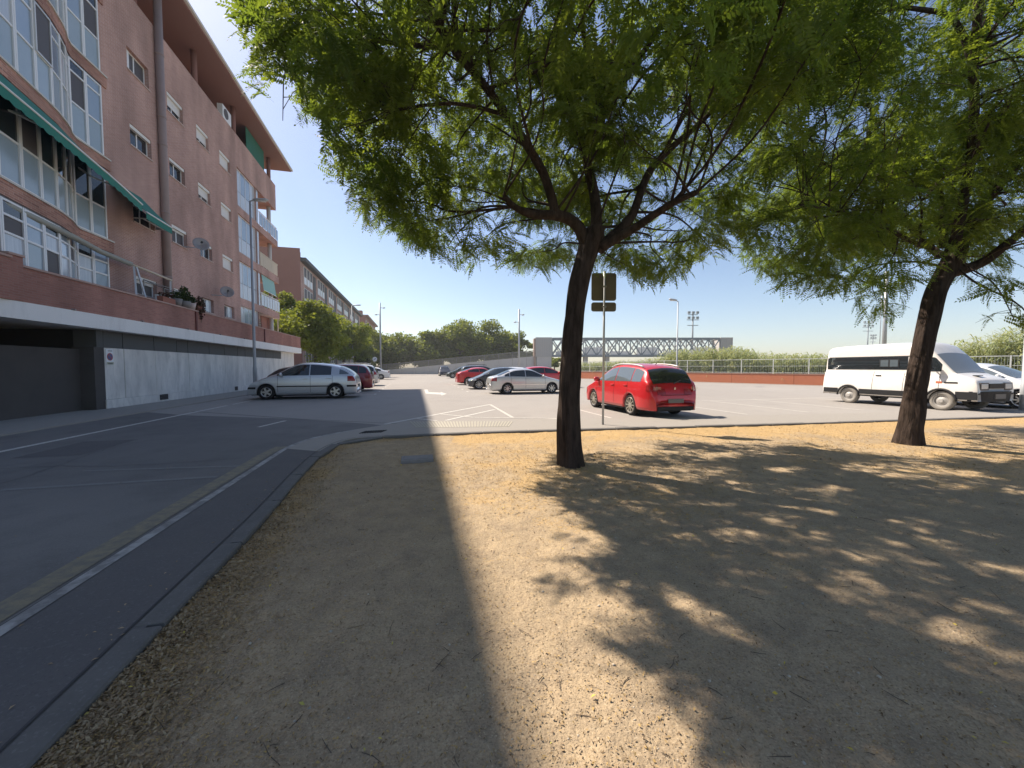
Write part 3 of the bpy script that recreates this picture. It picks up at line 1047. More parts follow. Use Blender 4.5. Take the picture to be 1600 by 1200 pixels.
# windows: shut = share of the opening covered by the roller shutter
SHUT = {(0, 0): 0.0, (0, 1): .16, (0, 2): .2, (0, 3): .38, (1, 0): .62, (1, 1): .15, (1, 2): .30, (1, 3): .3,
        (2, 0): .70, (2, 1): .68, (2, 2): .22, (2, 3): 0, (3, 0): 1, (3, 1): 1, (3, 2): 1, (3, 3): 0}
for ci, (s0, s1) in enumerate(WCOLS):
    for ri, (z0, z1) in enumerate(WROWS):
        sh = SHUT[(ci, ri)]
        t = TF - .16
        fr = MB()
        w = .055
        for (a, b, c, d) in ((s0, s1, z1 - w, z1), (s0, s1, z0, z0 + w), (s0, s0 + w, z0 + w, z1 - w), (s1 - w, s1, z0 + w, z1 - w)):
            fr.box(t - .06, t, a, b, c, d)
        sm = (s0 + s1) / 2
        fr.box(t - .05, t - .008, sm - .035, sm + .035, z0 + w, z1 - w)
        win = fr.build('window', M['white_pvc'], bld)
        pm = MB().box(t - .04, t - .025, s0 + w, sm - .036, z0 + w, z1 - w).box(t - .04, t - .025, sm + .036, s1 - w, z0 + w, z1 - w)
        pm.build('pane', M['pane'] if (ci + ri) % 3 else M['mesh_dark'], win)
        MB().box(TF - .2, TF + .045, s0 - .04, s1 + .04, z0 - .055, z0 - .003).build('sill', M['sill'], win)
        if sh > 0:
            hb = z1 - (z1 - z0 - .02) * sh
            sm_ = MB()
            nb = max(2, int((z1 - hb) / .055))
            for k in range(nb):
                za = hb + (z1 - hb) * k / nb
                zb = hb + (z1 - hb) * (k + 1) / nb
                sm_.box(t + .004, t + .03, s0 + .01, s1 - .01, za + .004, zb)
            sm_.build('roller_shutter', M['shutter'], win)
            MB().box(t + .002, TF - .03, s0 + .005, s1 - .005, z1 - .15, z1 - .003).build('shutter_box', M['shutter'], win)
        elif ri == 0:
            MB().box(t + .005, t + .03, s0 + .05, s0 + .35, z0 + .1, z1 - .02).build('open_sash', M['white_pvc'], win)
        else:
            MB().box(t + .005, t + .03, sm + .02, s1 - .05, z0 + .06, z1 - .05).build('open_sash', M['pane_curtain'], win)
# tall glazed strips beside the balconies
for (z0, z1) in EROWS:
    t = TF - .12
    fr = MB()
    w = .05
    s0, s1 = 31.05, 34.36
    fr.box(t - .05, t, s0, s1, z1 - w, z1).box(t - .05, t, s0, s1, z0, z0 + w)
    cuts = [s0 + (s1 - s0) * k / 4 for k in range(5)]
    for q in cuts:
        q = min(max(q, s0 + w / 2), s1 - w / 2)
        fr.box(t - .05, t, q - w / 2, q + w / 2, z0 + w, z1 - w)
    win = fr.build('glazed_strip', M['white_pvc'], bld)
    for k in range(4):
        zm = z0 + (z1 - z0) * .42
        MB().box(t - .03, t - .015, cuts[k] + w * .55, cuts[k + 1] - w * .55, z0 + w, zm - .015).build('pane', M['pane_curtain'], win)
        MB().box(t - .03, t - .015, cuts[k] + w * .55, cuts[k + 1] - w * .55, zm + .015, z1 - w).build('pane', M['pane_blue'] if k % 3 else M['pane_curtain'], win)
# balconies at the far corner
BZ = [(5.85, 6.40), (9.0, 9.6), (12.25, 12.8)]
for (z0, z1) in BZ:
    MB().box(-14.2, TF - .002, 34.362, 39.1, z0 + .002, z1 - .002).build('balcony_slab', M['brick'], bld)
MB().box(-14.2, TF - .002, 34.362, 38.85, 15.42, 17.62).build('balcony_fascia', M['brick'], bld)
MB().box(-14.2, TF - .28, 34.37, 34.5, 3.0, 15.4).build('balcony_side_wall', M['brick_end'], bld)
for zf, zt_ in ((6.4, 9.0), (9.6, 12.25), (12.8, 15.42)):
    MB().box(TF - .16, TF - .1, 34.38, 35.0, zf, zt_).build('corner_glazing', M['pane_curtain'], bld)
for zf, zt_ in ((3.0, 5.85), (6.4, 9.0), (9.6, 12.25), (12.8, 15.42)):
    mb = MB()
    mb.tube([(-12.15, 38.1, zf), (-12.15, 38.1, zt_)], .16, 12)
    mb.build('balcony_column', M['roof_edge'], bld, smooth=True)
RAILS = [(6.4, 'alu', 'pane_curtain', 'white'), (9.6, 'cream_rail', 'cream_rail', 'cream'), (12.8, 'white_pvc', 'pane_blue', 'glass')]
for zf, mr, mp_, nm in RAILS:
    mb = MB()
    mb.box(TF - .09, TF - .03, 35.0, 39.06, zf + 1.06, zf + 1.12)
    mb.box(-14.0, TF - .09, 39.0, 39.06, zf + 1.06, zf + 1.12)
    k = 35.05
    while k < 39.06:
        mb.box(TF - .075, TF - .045, k, k + .05, zf, zf + 1.06)
        k += .62
    rl = mb.build('balcony_railing', M[mr], bld)
    if nm == 'cream':
        k = 35.1
        while k < 38.95:
            MB().box(TF - .065, TF - .05, k, k + .115, zf + .08, zf + 1.05).build('slat', M[mp_], rl)
            k += .14
    else:
        k = 35.12
        while k < 38.9:
            MB().box(TF - .064, TF - .056, k, k + .5, zf + .1, zf + 1.0).build('railing_pane', M[mp_], rl)
            k += .62
# terrace level below the lowest balcony
MB().box(-14.2, -14.0, 34.5, 38.5, 3.0, 5.84).build('terrace_back_wall', M['mesh_dark'], bld)
MB().box(-12.5, -12.42, 36.6, 38.9, 3.3, 5.84).build('terrace_screen', M['brick_end'], bld)
sc_ = MB()
for k in range(7):
    sc_.box(-12.5, -12.46, 34.9, 36.5, 4.2 + .2 * k, 4.3 + .2 * k)
sc_.build('terrace_blind', M['awning_beige'], bld)
MB().tube([(-11.9, 38.9, 3.2), (-11.9, 38.9, 5.85)], .05, 8).build('terrace_post', M['cream_rail'], bld)

# roof, its soffit and the recessed attic
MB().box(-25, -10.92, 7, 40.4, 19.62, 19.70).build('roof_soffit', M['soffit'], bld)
rf = MB().box(-25.05, -10.80, 6.9, 40.5, 19.702, 19.86).build('roof', M['roof_edge'], bld)
MB().box(-25, -10.95, 7, 40.3, 19.862, 19.9).build('roof_top', M['roof_top'], rf)
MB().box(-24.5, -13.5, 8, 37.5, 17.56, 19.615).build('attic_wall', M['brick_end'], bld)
MB().box(-12.05, TF - .003, 8, 19.0, 16.2, 17.62).build('attic_parapet', M['brick'], bld)
MB().box(-13.5, TF - .004, 19.0, 38.6, 17.35, 17.5).build('attic_floor', M['soffit'], bld)
for s_ in (12.5, 16.5, 21.6, 26.6, 31.5, 38.2):
    MB().tube([(-12.1, s_, 17.4), (-12.1, s_, 19.62)], .15, 12).build('attic_column', M['soffit'], bld, smooth=True)
for s_ in (19.5, 23.8, 29.6, 32.5):
    w_ = MB().box(-13.49, -13.44, s_, s_ + 1.4, 17.75, 19.2).build('attic_window', M['white_pvc'], bld)
    MB().box(-13.438, -13.43, s_ + .08, s_ + 1.32, 17.83, 19.12).build('pane', M['pane'], w_)
crt = street('sun_curtain', 'dark green cloth hung under the roof overhang of the brick building', 'curtain', 35.4, -12.1, 17.5)
MB().box(-12.12, -12.08, 33.6, 37.1, 17.4, 19.55).build('curtain_cloth', M['curtain_green'], crt)

# downpipe
dp = MB()
dp.tube([(-11.66, 22.55, 3.3), (-11.66, 22.55, 19.6)], .165, 14)
dpo = dp.build('downpipe', M['pipe'], bld, smooth=True)
for z_ in (5.9, 9.0, 12.2, 13.5, 16.4):
    MB().lathe([(.17, -.05), (.185, -.04), (.185, .04), (.17, .05)], 16, 'z', (-11.66, 22.55, z_)).build('pipe_collar', M['pipe'], dpo, smooth=True)

# ---------------- wavy gallery
CS = np.array([4, 8, 10, 11.5, 13.07, 14.3, 15.84, 16.8, 17.25, 17.45, 19.2])
CT = np.array([-10.6, -10.5, -10.45, -10.45, -10.57, -10.80, -11.10, -11.42, -11.66, -11.80, -11.80])
_s = np.linspace(4, 19.2, 305)
_t = np.interp(_s, CS, CT)
ker = np.ones(7) / 7
_t2 = np.convolve(np.pad(_t, 3, mode='edge'), ker, 'valid')


def tb(s_):
    return float(np.interp(s_, _s, _t2))


def curve_band(s0, s1, z0, z1, out, depth, n=40):
    mb = MB()
    ss = [s0 + (s1 - s0) * k / n for k in range(n + 1)]
    vs = []
    for q in ss:
        t = tb(q)
        vs += [(t + out, q, z0), (t + out, q, z1), (t - depth, q, z1), (t - depth, q, z0)]
    fs = []
    for k in range(n):
        a, b = 4 * k, 4 * (k + 1)
        fs += [(a, b, b + 1, a + 1), (a + 1, b + 1, b + 2, a + 2), (a + 3, a, b, b + 3)]
    e = 4 * n
    fs += [(0, 1, 2, 3), (e, e + 3, e + 2, e + 1)]
    mb.add(vs, fs)
    return mb


FL = [(3.1, 6.05), (6.58, 9.30), (9.80, 12.50), (13.02, 15.70), (16.2, 17.6)]
for k in range(4):
    z0, z1 = FL[k][1], FL[k + 1][0]
    bnd_ = curve_band(6, 19.25, z0 + .05, z1 - .06, .05, .5).build('spandrel_band', M['brick_band'], bld)
    curve_band(6, 19.25, z1 - .058, z1, .09, .5).build('ledge', M['roof_edge'], bnd_)
    curve_band(6, 18.97, z0, z0 + .048, .03, .5).build('slab_edge', M['mesh_dark'], bnd_)
cuts = [10.0, 10.85, 11.7, 12.55, 13.4, 14.25, 15.05, 15.8, 16.45, 17.0, 17.45, 18.22, 18.98]
for fi, (z0, z1) in enumerate(FL[:4]):
    for k in range(len(cuts) - 1):
        a, b = cuts[k], cuts[k + 1]
        A = Vector((tb(a), a, 0))
        B = Vector((tb(b), b, 0))
        zt0 = z0 + (z1 - z0) * .44 if fi else z0 + 2.05
        fr = MB()
        out = Vector((B.y - A.y, -(B.x - A.x), 0)).normalized()

        def pp(f, z, d=0.0):
            q = A.lerp(B, f) + out * d
            return (q.x, q.y, z)
        u_ = (B - A).length
        fw = .035 / u_
        fr.bar(pp(fw, z0), pp(fw, z1), .06, .07, up=out)
        fr.bar(pp(1 - fw, z0), pp(1 - fw, z1), .06, .07, up=out)
        for zz in (z0 + .03, z1 - .03, zt0, z1 - .42):
            if zz == z1 - .42 and fi not in (0, 2, 3):
                continue
            fr.bar(pp(2 * fw, zz), pp(1 - 2 * fw, zz), .06, .055, up=out)
        win = fr.build('gallery_window', M['white_pvc'], bld)
        lo = M['spandrel_glass'] if fi else (M['pane_curtain'] if k % 3 == 1 else M['mesh_dark'] if k % 3 == 0 else M['spandrel_glass'])
        vs = [pp(2 * fw, z0 + .06), pp(1 - 2 * fw, z0 + .06), pp(1 - 2 * fw, zt0 - .03), pp(2 * fw, zt0 - .03)]
        MB().add(vs, [(0, 1, 2, 3)]).build('lower_pane', lo, win)
        r_ = (k * 7 + fi * 5) % 4
        up_ = M['mesh_dark'] if r_ == 0 else (M['pane_blue'] if r_ in (1, 3) else M['pane_curtain'])
        if fi == 1:
            up_ = M['pane'] if r_ else M['mesh_dark']
        zt2 = z1 - .45 if fi in (0, 2, 3) else z1 - .06
        vs = [pp(2 * fw, zt0 + .03), pp(1 - 2 * fw, zt0 + .03), pp(1 - 2 * fw, zt2), pp(2 * fw, zt2)]
        MB().add(vs, [(0, 1, 2, 3)]).build('upper_pane', up_, win)
        if fi in (0, 2, 3):
            vs = [pp(2 * fw, z1 - .39), pp(1 - 2 * fw, z1 - .39), pp(1 - 2 * fw, z1 - .06), pp(2 * fw, z1 - .06)]
            MB().add(vs, [(0, 1, 2, 3)]).build('top_pane', M['pane_blue'] if (k + fi) % 2 else M['pane'], win)
        if fi == 2 and k in (3, 6):
            # sliding insect screen standing proud of the frame
            sm_ = MB()
            sm_.bar(pp(.02, zt0 + .02, .05), pp(.98, zt0 + .02, .05), .05, .04, up=out)
            sm_.bar(pp(.02, z1 - .08, .05), pp(.98, z1 - .08, .05), .05, .04, up=out)
            sm_.bar(pp(.03, zt0, .05), pp(.03, z1 - .08, .05), .05, .04, up=out)
            sm_.bar(pp(.97, zt0, .05), pp(.97, z1 - .08, .05), .05, .04, up=out)
            vs = [pp(.04, zt0 + .03, .045), pp(.96, zt0 + .03, .045), pp(.96, z1 - .1, .045), pp(.04, z1 - .1, .045)]
            sc2 = sm_.build('screen_frame', M['alu'], win)
            MB().add(vs, [(0, 1, 2, 3)]).build('insect_screen', M['mesh_dark'], win)
    MB().box(TF - .3, TF + .002, 18.985, 18.999, z0, z1).build('gallery_jamb', M['pipe_red'], bld)
curve_band(6, 18.98, 3.05, 17.5, -.5, .6).build('gallery_back', M['interior'], bld)

# ---------------- base: garage, white band, parapet
MB().box(-10.75, -10.25, 4, 39.75, 2.80, 3.27).build('white_band', M['band'], bld)
MB().box(-16, -10.76, 4, 39.6, 2.82, 3.0).build('terrace_floor', M['band'], bld)
par = MB().box(-10.50, -10.30, 13.45, 39.72, 3.272, 4.22).build('brick_parapet', M['brick_parapet'], bld)
MB().box(-10.54, -10.262, 13.47, 39.76, 4.222, 4.28).build('coping', M['coping'], par)
MB().box(-10.52, -10.24, 13.05, 13.448, 3.273, 4.46).build('parapet_pier', M['brick_parapet'], par)
MB().box(-10.56, -10.20, 13.03, 13.465, 4.462, 4.52).build('pier_coping', M['coping'], par)
MB().box(-10.42, -10.18, 4, 13.048, 3.274, 4.36).build('parapet_step', M['brick_parapet'], par)
MB().box(-10.46, -10.14, 4, 13.045, 4.362, 4.42).build('step_coping', M['coping'], par)
for s_ in (22.0, 30.8):
    MB().box(-10.298, -10.24, s_ - .06, s_ + .06, 3.28, 4.2).build('parapet_downpipe', M['pipe_red'], par)
for k in range(8):
    MB().tube([(-10.3, 15 + 3.1 * k, 3.3), (-10.2, 15 + 3.1 * k, 3.29)], .03, 8).build('drain_spout', M['pipe'], par)
# concrete wall cast in panels
cuts = [16.75, 17.7, 19.5, 21.1, 22.0, 24.0, 25.7, 27.4, 28.5, 30.4, 32.1, 33.6, 35.4]
for a, b in zip(cuts, cuts[1:]):
    dz = random.uniform(-.006, .006)
    MB().box(-10.95, -10.64 + dz, a + .008, b - .008, .35, 2.195).build('concrete_panel', M['concrete'], bld, bevel=.01)
    pw = MB().box(-10.9, -10.67, a + .02, b - .02, 2.2, 2.795).build('vent_panel', M['vent_grey'], bld)
MB().box(-10.95, -10.638, 35.41, 38.8, .35, 2.795).build('concrete_panel', M['concrete'], bld, bevel=.01)
MB().box(-10.96, -10.70, 16.76, 38.79, .3, 2.79).build('panel_backing', M['interior'], bld)
pl0 = MB().box(-10.97, -10.60, 16.72, 38.82, -.05, .345).build('plinth', M['concrete'], bld, bevel=.012)
for s_, w_ in ((19.9, .55), (26.9, .38), (33.5, .3)):
    vt = MB().box(-10.61, -10.585, s_ - w_ / 2, s_ + w_ / 2, .1, .33).build('plinth_vent', M['black'], bld)
    for k in range(3):
        MB().box(-10.59, -10.575, s_ - w_ / 2, s_ + w_ / 2, .13 + .07 * k, .15 + .07 * k).build('vent_bar', M['mesh_dark'], vt)
# garage entry: rough dark wall, dark slot above it
MB().box(-11.25, -11.05, 4, 16.3, -.05, 2.12).build('garage_wall', M['dark_wall'], bld)
MB().box(-11.25, -10.645, 16.3, 16.745, -.05, 2.2).build('garage_jamb', M['dark_wall'], bld)
MB().box(-11.3, -10.66, 16.45, 16.745, 2.2, 2.8).build('garage_jamb_top', M['vent_grey'], bld)
MB().box(-16, -15.9, 4, 16.7, -.05, 2.8).build('garage_back', M['interior'], bld)
MB().box(-16, -11.3, 16.5, 16.74, -.05, 2.8).build('garage_side', M['interior'], bld)
MB().box(-16, -11.06, 4, 16.7, -.08, -.02).build('garage_floor', M['interior'], bld)

# no-parking plate beside the garage
sg = street('garage_sign', 'white no-parking plate with dark round symbol on the concrete wall', 'sign', 16.98, -10.63, 1.58)
MB().box(-10.645, -10.625, 16.80, 17.15, 1.58, 2.15).build('sign_plate', M['sign_white'], sg, bevel=.004)
MB().lathe([(0, -10.619), (.135, -10.619), (.135, -10.626)], 28, 'x', (0, 16.975, 1.88)).build('sign_ring', M['sign_red'], sg)
MB().lathe([(0, -10.615), (.108, -10.615), (.108, -10.62)], 28, 'x', (0, 16.975, 1.88)).build('sign_disc', M['sign_blue'], sg)
MB().bar((-10.612, 16.90, 1.955), (-10.612, 17.05, 1.805), .03, .004, up=(1, 0, 0)).build('sign_slash', M['sign_red'], sg)
MB().box(-10.622, -10.616, 16.815, 17.135, 1.60, 1.69).build('sign_strip', M['sign_ochre'], sg)
tx = MB()
for (z_, a, b) in ((2.09, 16.88, 17.07), (1.655, 16.85, 17.1), (1.625, 16.88, 17.07)):
    q = a
    while q < b:
        w_ = random.uniform(.012, .03)
        tx.box(-10.616, -10.6135, q, q + w_, z_ - .012, z_ + .012)
        q += w_ + .008
tx.build('sign_text', M['sign_text'], sg)

# ---------------- things on the building
# green awning over the second gallery floor
aw = street('green_awning', 'dark green fabric awning with scalloped valance pulled out over the gallery', 'awning', 16, -10.5, 8.4)
front = [(10.6, -9.95, 8.85), (12.2, -9.92, 8.65), (13.7, -9.93, 8.42), (15.2, -10.05, 8.28), (16.9, -10.2, 8.13), (18.7, -10.45, 7.98)]
front2 = [(19.2, -10.6, 7.88), (20.95, -10.62, 7.84)]


def fabric(front, backz, name):
    mb = MB()
    n = 24
    fp = [Vector((t, s_, z)) for s_, t, z in front]

    def at(f):
        x = f * (len(fp) - 1)
        i = min(int(x), len(fp) - 2)
        return fp[i].lerp(fp[i + 1], x - i)
    top = []
    for k in range(n + 1):
        q = at(k / n)
        b = Vector((max(tb(min(q.y, 19.2)), TF) + .1 if q.y < 19.2 else TF + .05, q.y, backz))
        top.append((b, b.lerp(q, .5) - Vector((0, 0, .05)), q))
    vs = [tuple(p) for r in top for p in r]
    mb.add(vs, [(3 * k + j, 3 * k + 3 + j, 3 * k + 4 + j, 3 * k + 1 + j) for k in range(n) for j in range(2)])
    o = mb.build(name, M['awning_green'], aw)
    md = o.modifiers.new('thick', 'SOLIDIFY')
    md.thickness = .012
    # valance
    mv = MB()
    m_ = int(n * 3)
    vs = []
    for k in range(m_ + 1):
        q = at(k / m_)
        vs += [(q.x + .012, q.y, q.z - .05), (q.x + .012, q.y, q.z - .27 - .055 * abs(math.sin(k * math.pi / 3)))]
    mv.add(vs, [(2 * k, 2 * k + 2, 2 * k + 3, 2 * k + 1) for k in range(m_)])
    v_ = mv.build('valance', M['awning_green'], aw)
    md = v_.modifiers.new('thick', 'SOLIDIFY')
    md.thickness = .006
    MB().tube([tuple(at(k / 12) + Vector((.02, 0, -.02))) for k in range(13)], .032, 8).build('front_bar', M['white_pvc'], aw, smooth=True)
    return at


at1 = fabric(front, 9.25, 'awning_fabric')
at2 = fabric(front2, 9.05, 'awning_fabric')
for f_ in (.15, .52, .9):
    q = at1(f_)
    el = Vector((q.x - .55, q.y - .9, q.z + .1))
    MB().bar(Vector((tb(q.y - .2) + .12, q.y - .2, 8.7)), el, .045, .045).build('folding_arm', M['alu'], aw)
    MB().bar(el, q, .04, .04).build('folding_arm', M['alu'], aw)
# rolled awning of the terrace floor
ra = street('rolled_awning', 'grey beige rolled-in awning in a long case above the terrace windows', 'awning', 16, -10.6, 5.9)
case = [(10, 5.98), (12, 5.97), (13.4, 5.95), (15, 5.93), (16.5, 5.9), (18, 5.86), (19.6, 5.80)]
MB().tube([(min(tb(min(s_, 19)) + .25, -10.3 - .13 * (s_ - 10)) if s_ < 17 else -11.42, s_, z) for s_, z in case], .10, 10).build('awning_case', M['awning_beige'], ra, smooth=True)
MB().tube([(-11.42, 19.6, 5.80), (-11.4, 22.3, 5.72)], .05, 8).build('front_bar', M['cream_rail'], ra, smooth=True)
for a, b in (((-10.25, 12.6, 5.9), (-10.25, 11.9, 4.5)), ((-10.25, 12.85, 5.88), (-10.25, 12.1, 4.5)), ((-11.4, 19.75, 5.75), (-11.0, 19.15, 4.3)), ((-11.4, 19.9, 5.75), (-11.0, 19.75, 4.3)), ((-11.4, 22.25, 5.7), (-11.3, 22.0, 4.4))):
    MB().bar(a, b, .06, .05).build('folding_arm', M['alu'], ra)

# drying rack with clear rain cover
dr = street('drying_rack', 'clothes drying rack with clear rain cover hung under the awning end', 'drying rack', 21.2, -11.6, 7.95)
mb = MB()
for z_, t_ in ((8.0, -11.25), (8.0, -11.45)):
    mb.box(t_ - .02, t_ + .02, 20.5, 22.0, z_ - .02, z_ + .02)
mb.box(-11.78, -11.2, 20.5, 20.54, 7.98, 8.02).box(-11.78, -11.2, 21.96, 22.0, 7.98, 8.02)
mb.build('rack_frame', M['alu'], dr)
MB().add([(-11.2, 20.5, 8.05), (-11.2, 22.0, 8.05), (-11.78, 22.0, 8.7), (-11.78, 20.5, 8.7), (-11.2, 22.0, 8.02), (-11.78, 22.0, 8.02)], [(0, 1, 2, 3), (1, 4, 5, 2)]).build('rain_cover', M['pane_curtain'], dr)


# satellite dishes
def dish(name, s_, z_, r, label, grp='satellite dishes on the brick facade'):
    d = street(name, label, 'satellite dish', s_, TF + .02, z_, grp)
    me = MB()
    prof = [(0.001, 0), (r * .35, .02), (r * .7, .075), (r, .15)]
    me.lathe(prof, 28, 'y')
    rot = Matrix.Rotation(math.radians(-150), 4, 'Z') @ Matrix.Rotation(math.radians(18), 4, 'X')
    c = Vector((TF + .62, s_ + .3, z_))
    me.v = [tuple(rot @ Vector(p) + c) for p in me.v]
    o = me.build('reflector', M['dish'], d, smooth=True)
    md = o.modifiers.new('thick', 'SOLIDIFY')
    md.thickness = .012
    MB().tube([(TF + .01, s_ - .2, z_ - .25), (TF + .5, s_ - .05, z_ - .25), tuple(c - Vector((.02, 0, .1)))], .025, 8).build('wall_bracket', M['galv'], d)
    f = rot @ Vector((0, .5, -.1)) + c
    MB().tube([tuple(rot @ Vector((0, .12, -r * .95)) + c), tuple(f)], .014, 6).build('feed_arm', M['galv'], d)
    MB().tube([tuple(f), tuple(f + (c - f) * .2)], .05, 10).build('feed_horn', M['plastic'], d)


dish('satellite_dish', 24.35, 8.12, .36, 'grey satellite dish beside an open window, larger and nearer')
dish('satellite_dish', 27.2, 6.1, .35, 'round grey satellite dish low on the wall near the lamp post')
# air conditioner under the roof
ac = street('air_conditioner', 'white air conditioner unit under the roof overhang', 'air conditioner', 29.9, -12.0, 17.6)
MB().box(-12.15, -11.82, 29.3, 30.5, 17.66, 18.5).build('case', M['white_pvc'], ac, bevel=.02)
MB().lathe([(0, -11.8), (.3, -11.8), (.3, -11.83)], 24, 'x', (0, 29.75, 18.08)).build('fan_grille', M['mesh_dark'], ac)
for k in range(2):
    MB().box(-12.1, -11.85, 29.4 + .9 * k, 29.5 + .9 * k, 17.6, 17.66).build('foot', M['plastic'], ac)
# terrace frame and cupboard
fm = street('pergola_frame', 'thin dark metal frame standing on the terrace behind the planters', 'metal frame', 21.6, -11.0, 3.0)
mb = MB()
for s_ in (20.5, 22.7):
    for t_ in (-11.5, -10.75):
        mb.tube([(t_, s_, 3.05), (t_, s_, 5.35 if t_ < -11 else 5.0)], .02, 6)
for t_, z_ in ((-11.5, 5.35), (-10.75, 5.0), (-10.75, 4.75)):
    mb.tube([(t_, 20.5, z_), (t_, 22.7, z_)], .02, 6)
for s_ in (20.5, 22.7):
    mb.tube([(-11.5, s_, 5.35), (-10.75, s_, 5.0)], .02, 6)
mb.build('frame_tubes', M['rail_dark'], fm)
cb = street('cupboard', 'white cupboard on the terrace under the metal frame', 'cupboard', 21.9, -11.3, 3.0)
MB().box(-11.5, -11.05, 21.2, 22.5, 3.05, 4.85).build('cabinet', M['white_pvc'], cb, bevel=.01)
MB().box(-11.049, -11.03, 21.22, 21.83, 3.12, 4.8).build('door', M['white_pvc'], cb)
MB().box(-11.049, -11.03, 21.86, 22.48, 3.12, 4.8).build('door', M['white_pvc'], cb)


def leaf_cloud(n, c, r, size, tintlo=0, tinthi=1, flat=.7, up=0.0):
    """quads scattered through an ellipsoid; c, r arrays"""
    d = rng.normal(size=(n, 3))
    d /= np.linalg.norm(d, axis=1)[:, None]
    rad = rng.random(n) ** .42
    p = np.asarray(c) + d * rad[:, None] * np.asarray(r)
    a = rng.normal(size=(n, 3))
    a /= np.linalg.norm(a, axis=1)[:, None]
    a[:, 2] = a[:, 2] * flat + up
    b = np.cross(a, rng.normal(size=(n, 3)))
    b /= np.linalg.norm(b, axis=1)[:, None]
    L_ = size * rng.uniform(.6, 1.3, n)
    a *= L_[:, None]
    b *= (L_ * .4)[:, None]
    v = np.stack([p - a * .5, p + b, p + a * .5, p - b], 1)
    t = np.repeat(rng.uniform(tintlo, tinthi, n), 4)
    return v.reshape(-1, 3), t


def planter(s_, t_, label, mat_pot, mleaf, w, h, lh, n, droop=0.0, box=True):
    p = street('planter', label, 'planter', s_, t_, 4.285, 'planters on the terrace parapet')
    if box:
        MB().box(t_ - .11, t_ + .11, s_ - w / 2, s_ + w / 2, 4.286, 4.286 + h).build('pot', M[mat_pot], p, bevel=.015)
    else:
        MB().lathe([(.001, 4.286), (w * .36, 4.286), (w * .5, 4.286 + h), (w * .44, 4.286 + h), (w * .40, 4.286 + h * .9), (.001, 4.286 + h * .9)], 18, 'z', (t_, s_, 0)).build('pot', M[mat_pot], p, smooth=True)
    v, t = leaf_cloud(n, (0, 0, h + lh * .45 - droop), (.2, w * .5 + .05, lh * .55 + droop), .13)
    if droop:
        v[:, 0] += .12
    np_mesh('leaves', v, np.arange(len(v)).reshape(-1, 4), M[mleaf], p, tint=t)


planter(20.0, -10.42, 'long terracotta trough with sparse plants on the parapet beside a shuttered window', 'terracotta', 'plant_red', .9, .24, .25, 60)
planter(20.75, -10.42, 'grey pot with low green plant, second along the parapet', 'pot_grey', 'leaf_dark', .42, .32, .35, 130, box=False)
planter(21.35, -10.42, 'wide grey pot with the bushiest dark plant on the parapet', 'pot_grey', 'leaf_dark', .5, .3, .7, 260, box=False)
planter(21.9, -10.42, 'pale pot with thin green plant before the trailing red one', 'sill', 'leaf_dark', .4, .3, .4, 120, box=False)
planter(22.45, -10.42, 'pot of reddish trailing plant hanging over the parapet edge', 'terracotta', 'plant_red', .4, .25, .55, 300, .35, box=False)

# pale roller blind of the balcony
bl = street('balcony_blind', 'pale green cloth blind half lowered over a balcony', 'blind', 36.8, -11.9, 7.9)
MB().add([(-11.9, 35.3, 9.0), (-11.9, 38.2, 9.0), (-11.75, 38.2, 7.75), (-11.75, 35.3, 7.75)], [(0, 1, 2, 3)]).build('blind_cloth', M['awning_pale'], bl)
MB().tube([(-11.75, 35.28, 7.75), (-11.75, 38.22, 7.75)], .025, 8).build('bottom_bar', M['white_pvc'], bl)

# ================================================================ ROW OF BUILDINGS BEYOND
TB = -18.0
bb = street('brick_block', 'long red brick block with dark eaves behind the pavement trees', 'building', 100, TB, 0)
MB().box(-34, TB, 70.2, 141, 0, 18.9).build('wall', M['brick'], bb)
MB().box(-34.1, TB + .05, 70.0, 70.198, 0, 20.9).build('end_wall', M['brick_end'], bb)
rf = MB().box(-34, TB + .9, 70.2, 141.3, 18.9, 19.5).build('roof', M['vent_grey'], bb)
for k, s_ in enumerate((71.5, 86, 105, 128)):
    MB().box(TB - 1.8, TB - .6, s_, s_ + 1.5, 19.5, 21.0).build('chimney', M['brick_end'], rf)
for b_ in range(7):
    s0 = 72.2 + b_ * 9.6
    MB().box(TB + .002, TB + .06, s0 + 6.2, s0 + 8.0, 1, 18.3).build('grey_panel', M['vent_grey'], bb)
    for fl in range(5):
        z0 = 1.2 + fl * 3.6
        for k in range(3):
            a = s0 + k * 1.95
            w_ = MB().box(TB + .003, TB + .07, a, a + 1.6, z0, z0 + 2.95).build('window', M['shutter'], bb)
            MB().box(TB + .072, TB + .08, a + .12, a + 1.48, z0 + 1.25, z0 + 2.85).build('pane', M['mesh_dark'], w_)
            MB().box(TB + .072, TB + .078, a + .12, a + 1.48, z0 + .1, z0 + 1.18).build('lower_panel', M['white_pvc'], w_)
bc = street('brick_block', 'small farthest brick block at the end of the street row', 'building', 158, TB, 0)
MB().box(-34, TB + .9, 148, 185, 0, 19.8).build('wall', M['brick_end'], bc)
rf2 = MB().box(-34, TB + 2.0, 147.4, 186, 19.8, 20.4).build('roof', M['soffit'], bc)
MB().box(-20.5, -18.6, 152, 154.5, 20.4, 22.5).build('chimney', M['brick_end'], rf2)
for fl in range(5):
    for k in range(6):
        w_ = MB().box(TB + .901, TB + .96, 149.5 + 6 * k, 151.8 + 6 * k, 1.6 + 3.6 * fl, 4.2 + 3.6 * fl).build('window', M['shutter'], bc)
        MB().box(TB + .961, TB + .97, 149.7 + 6 * k, 151.6 + 6 * k, 1.8 + 3.6 * fl, 4.0 + 3.6 * fl).build('pane', M['mesh_dark'], w_)

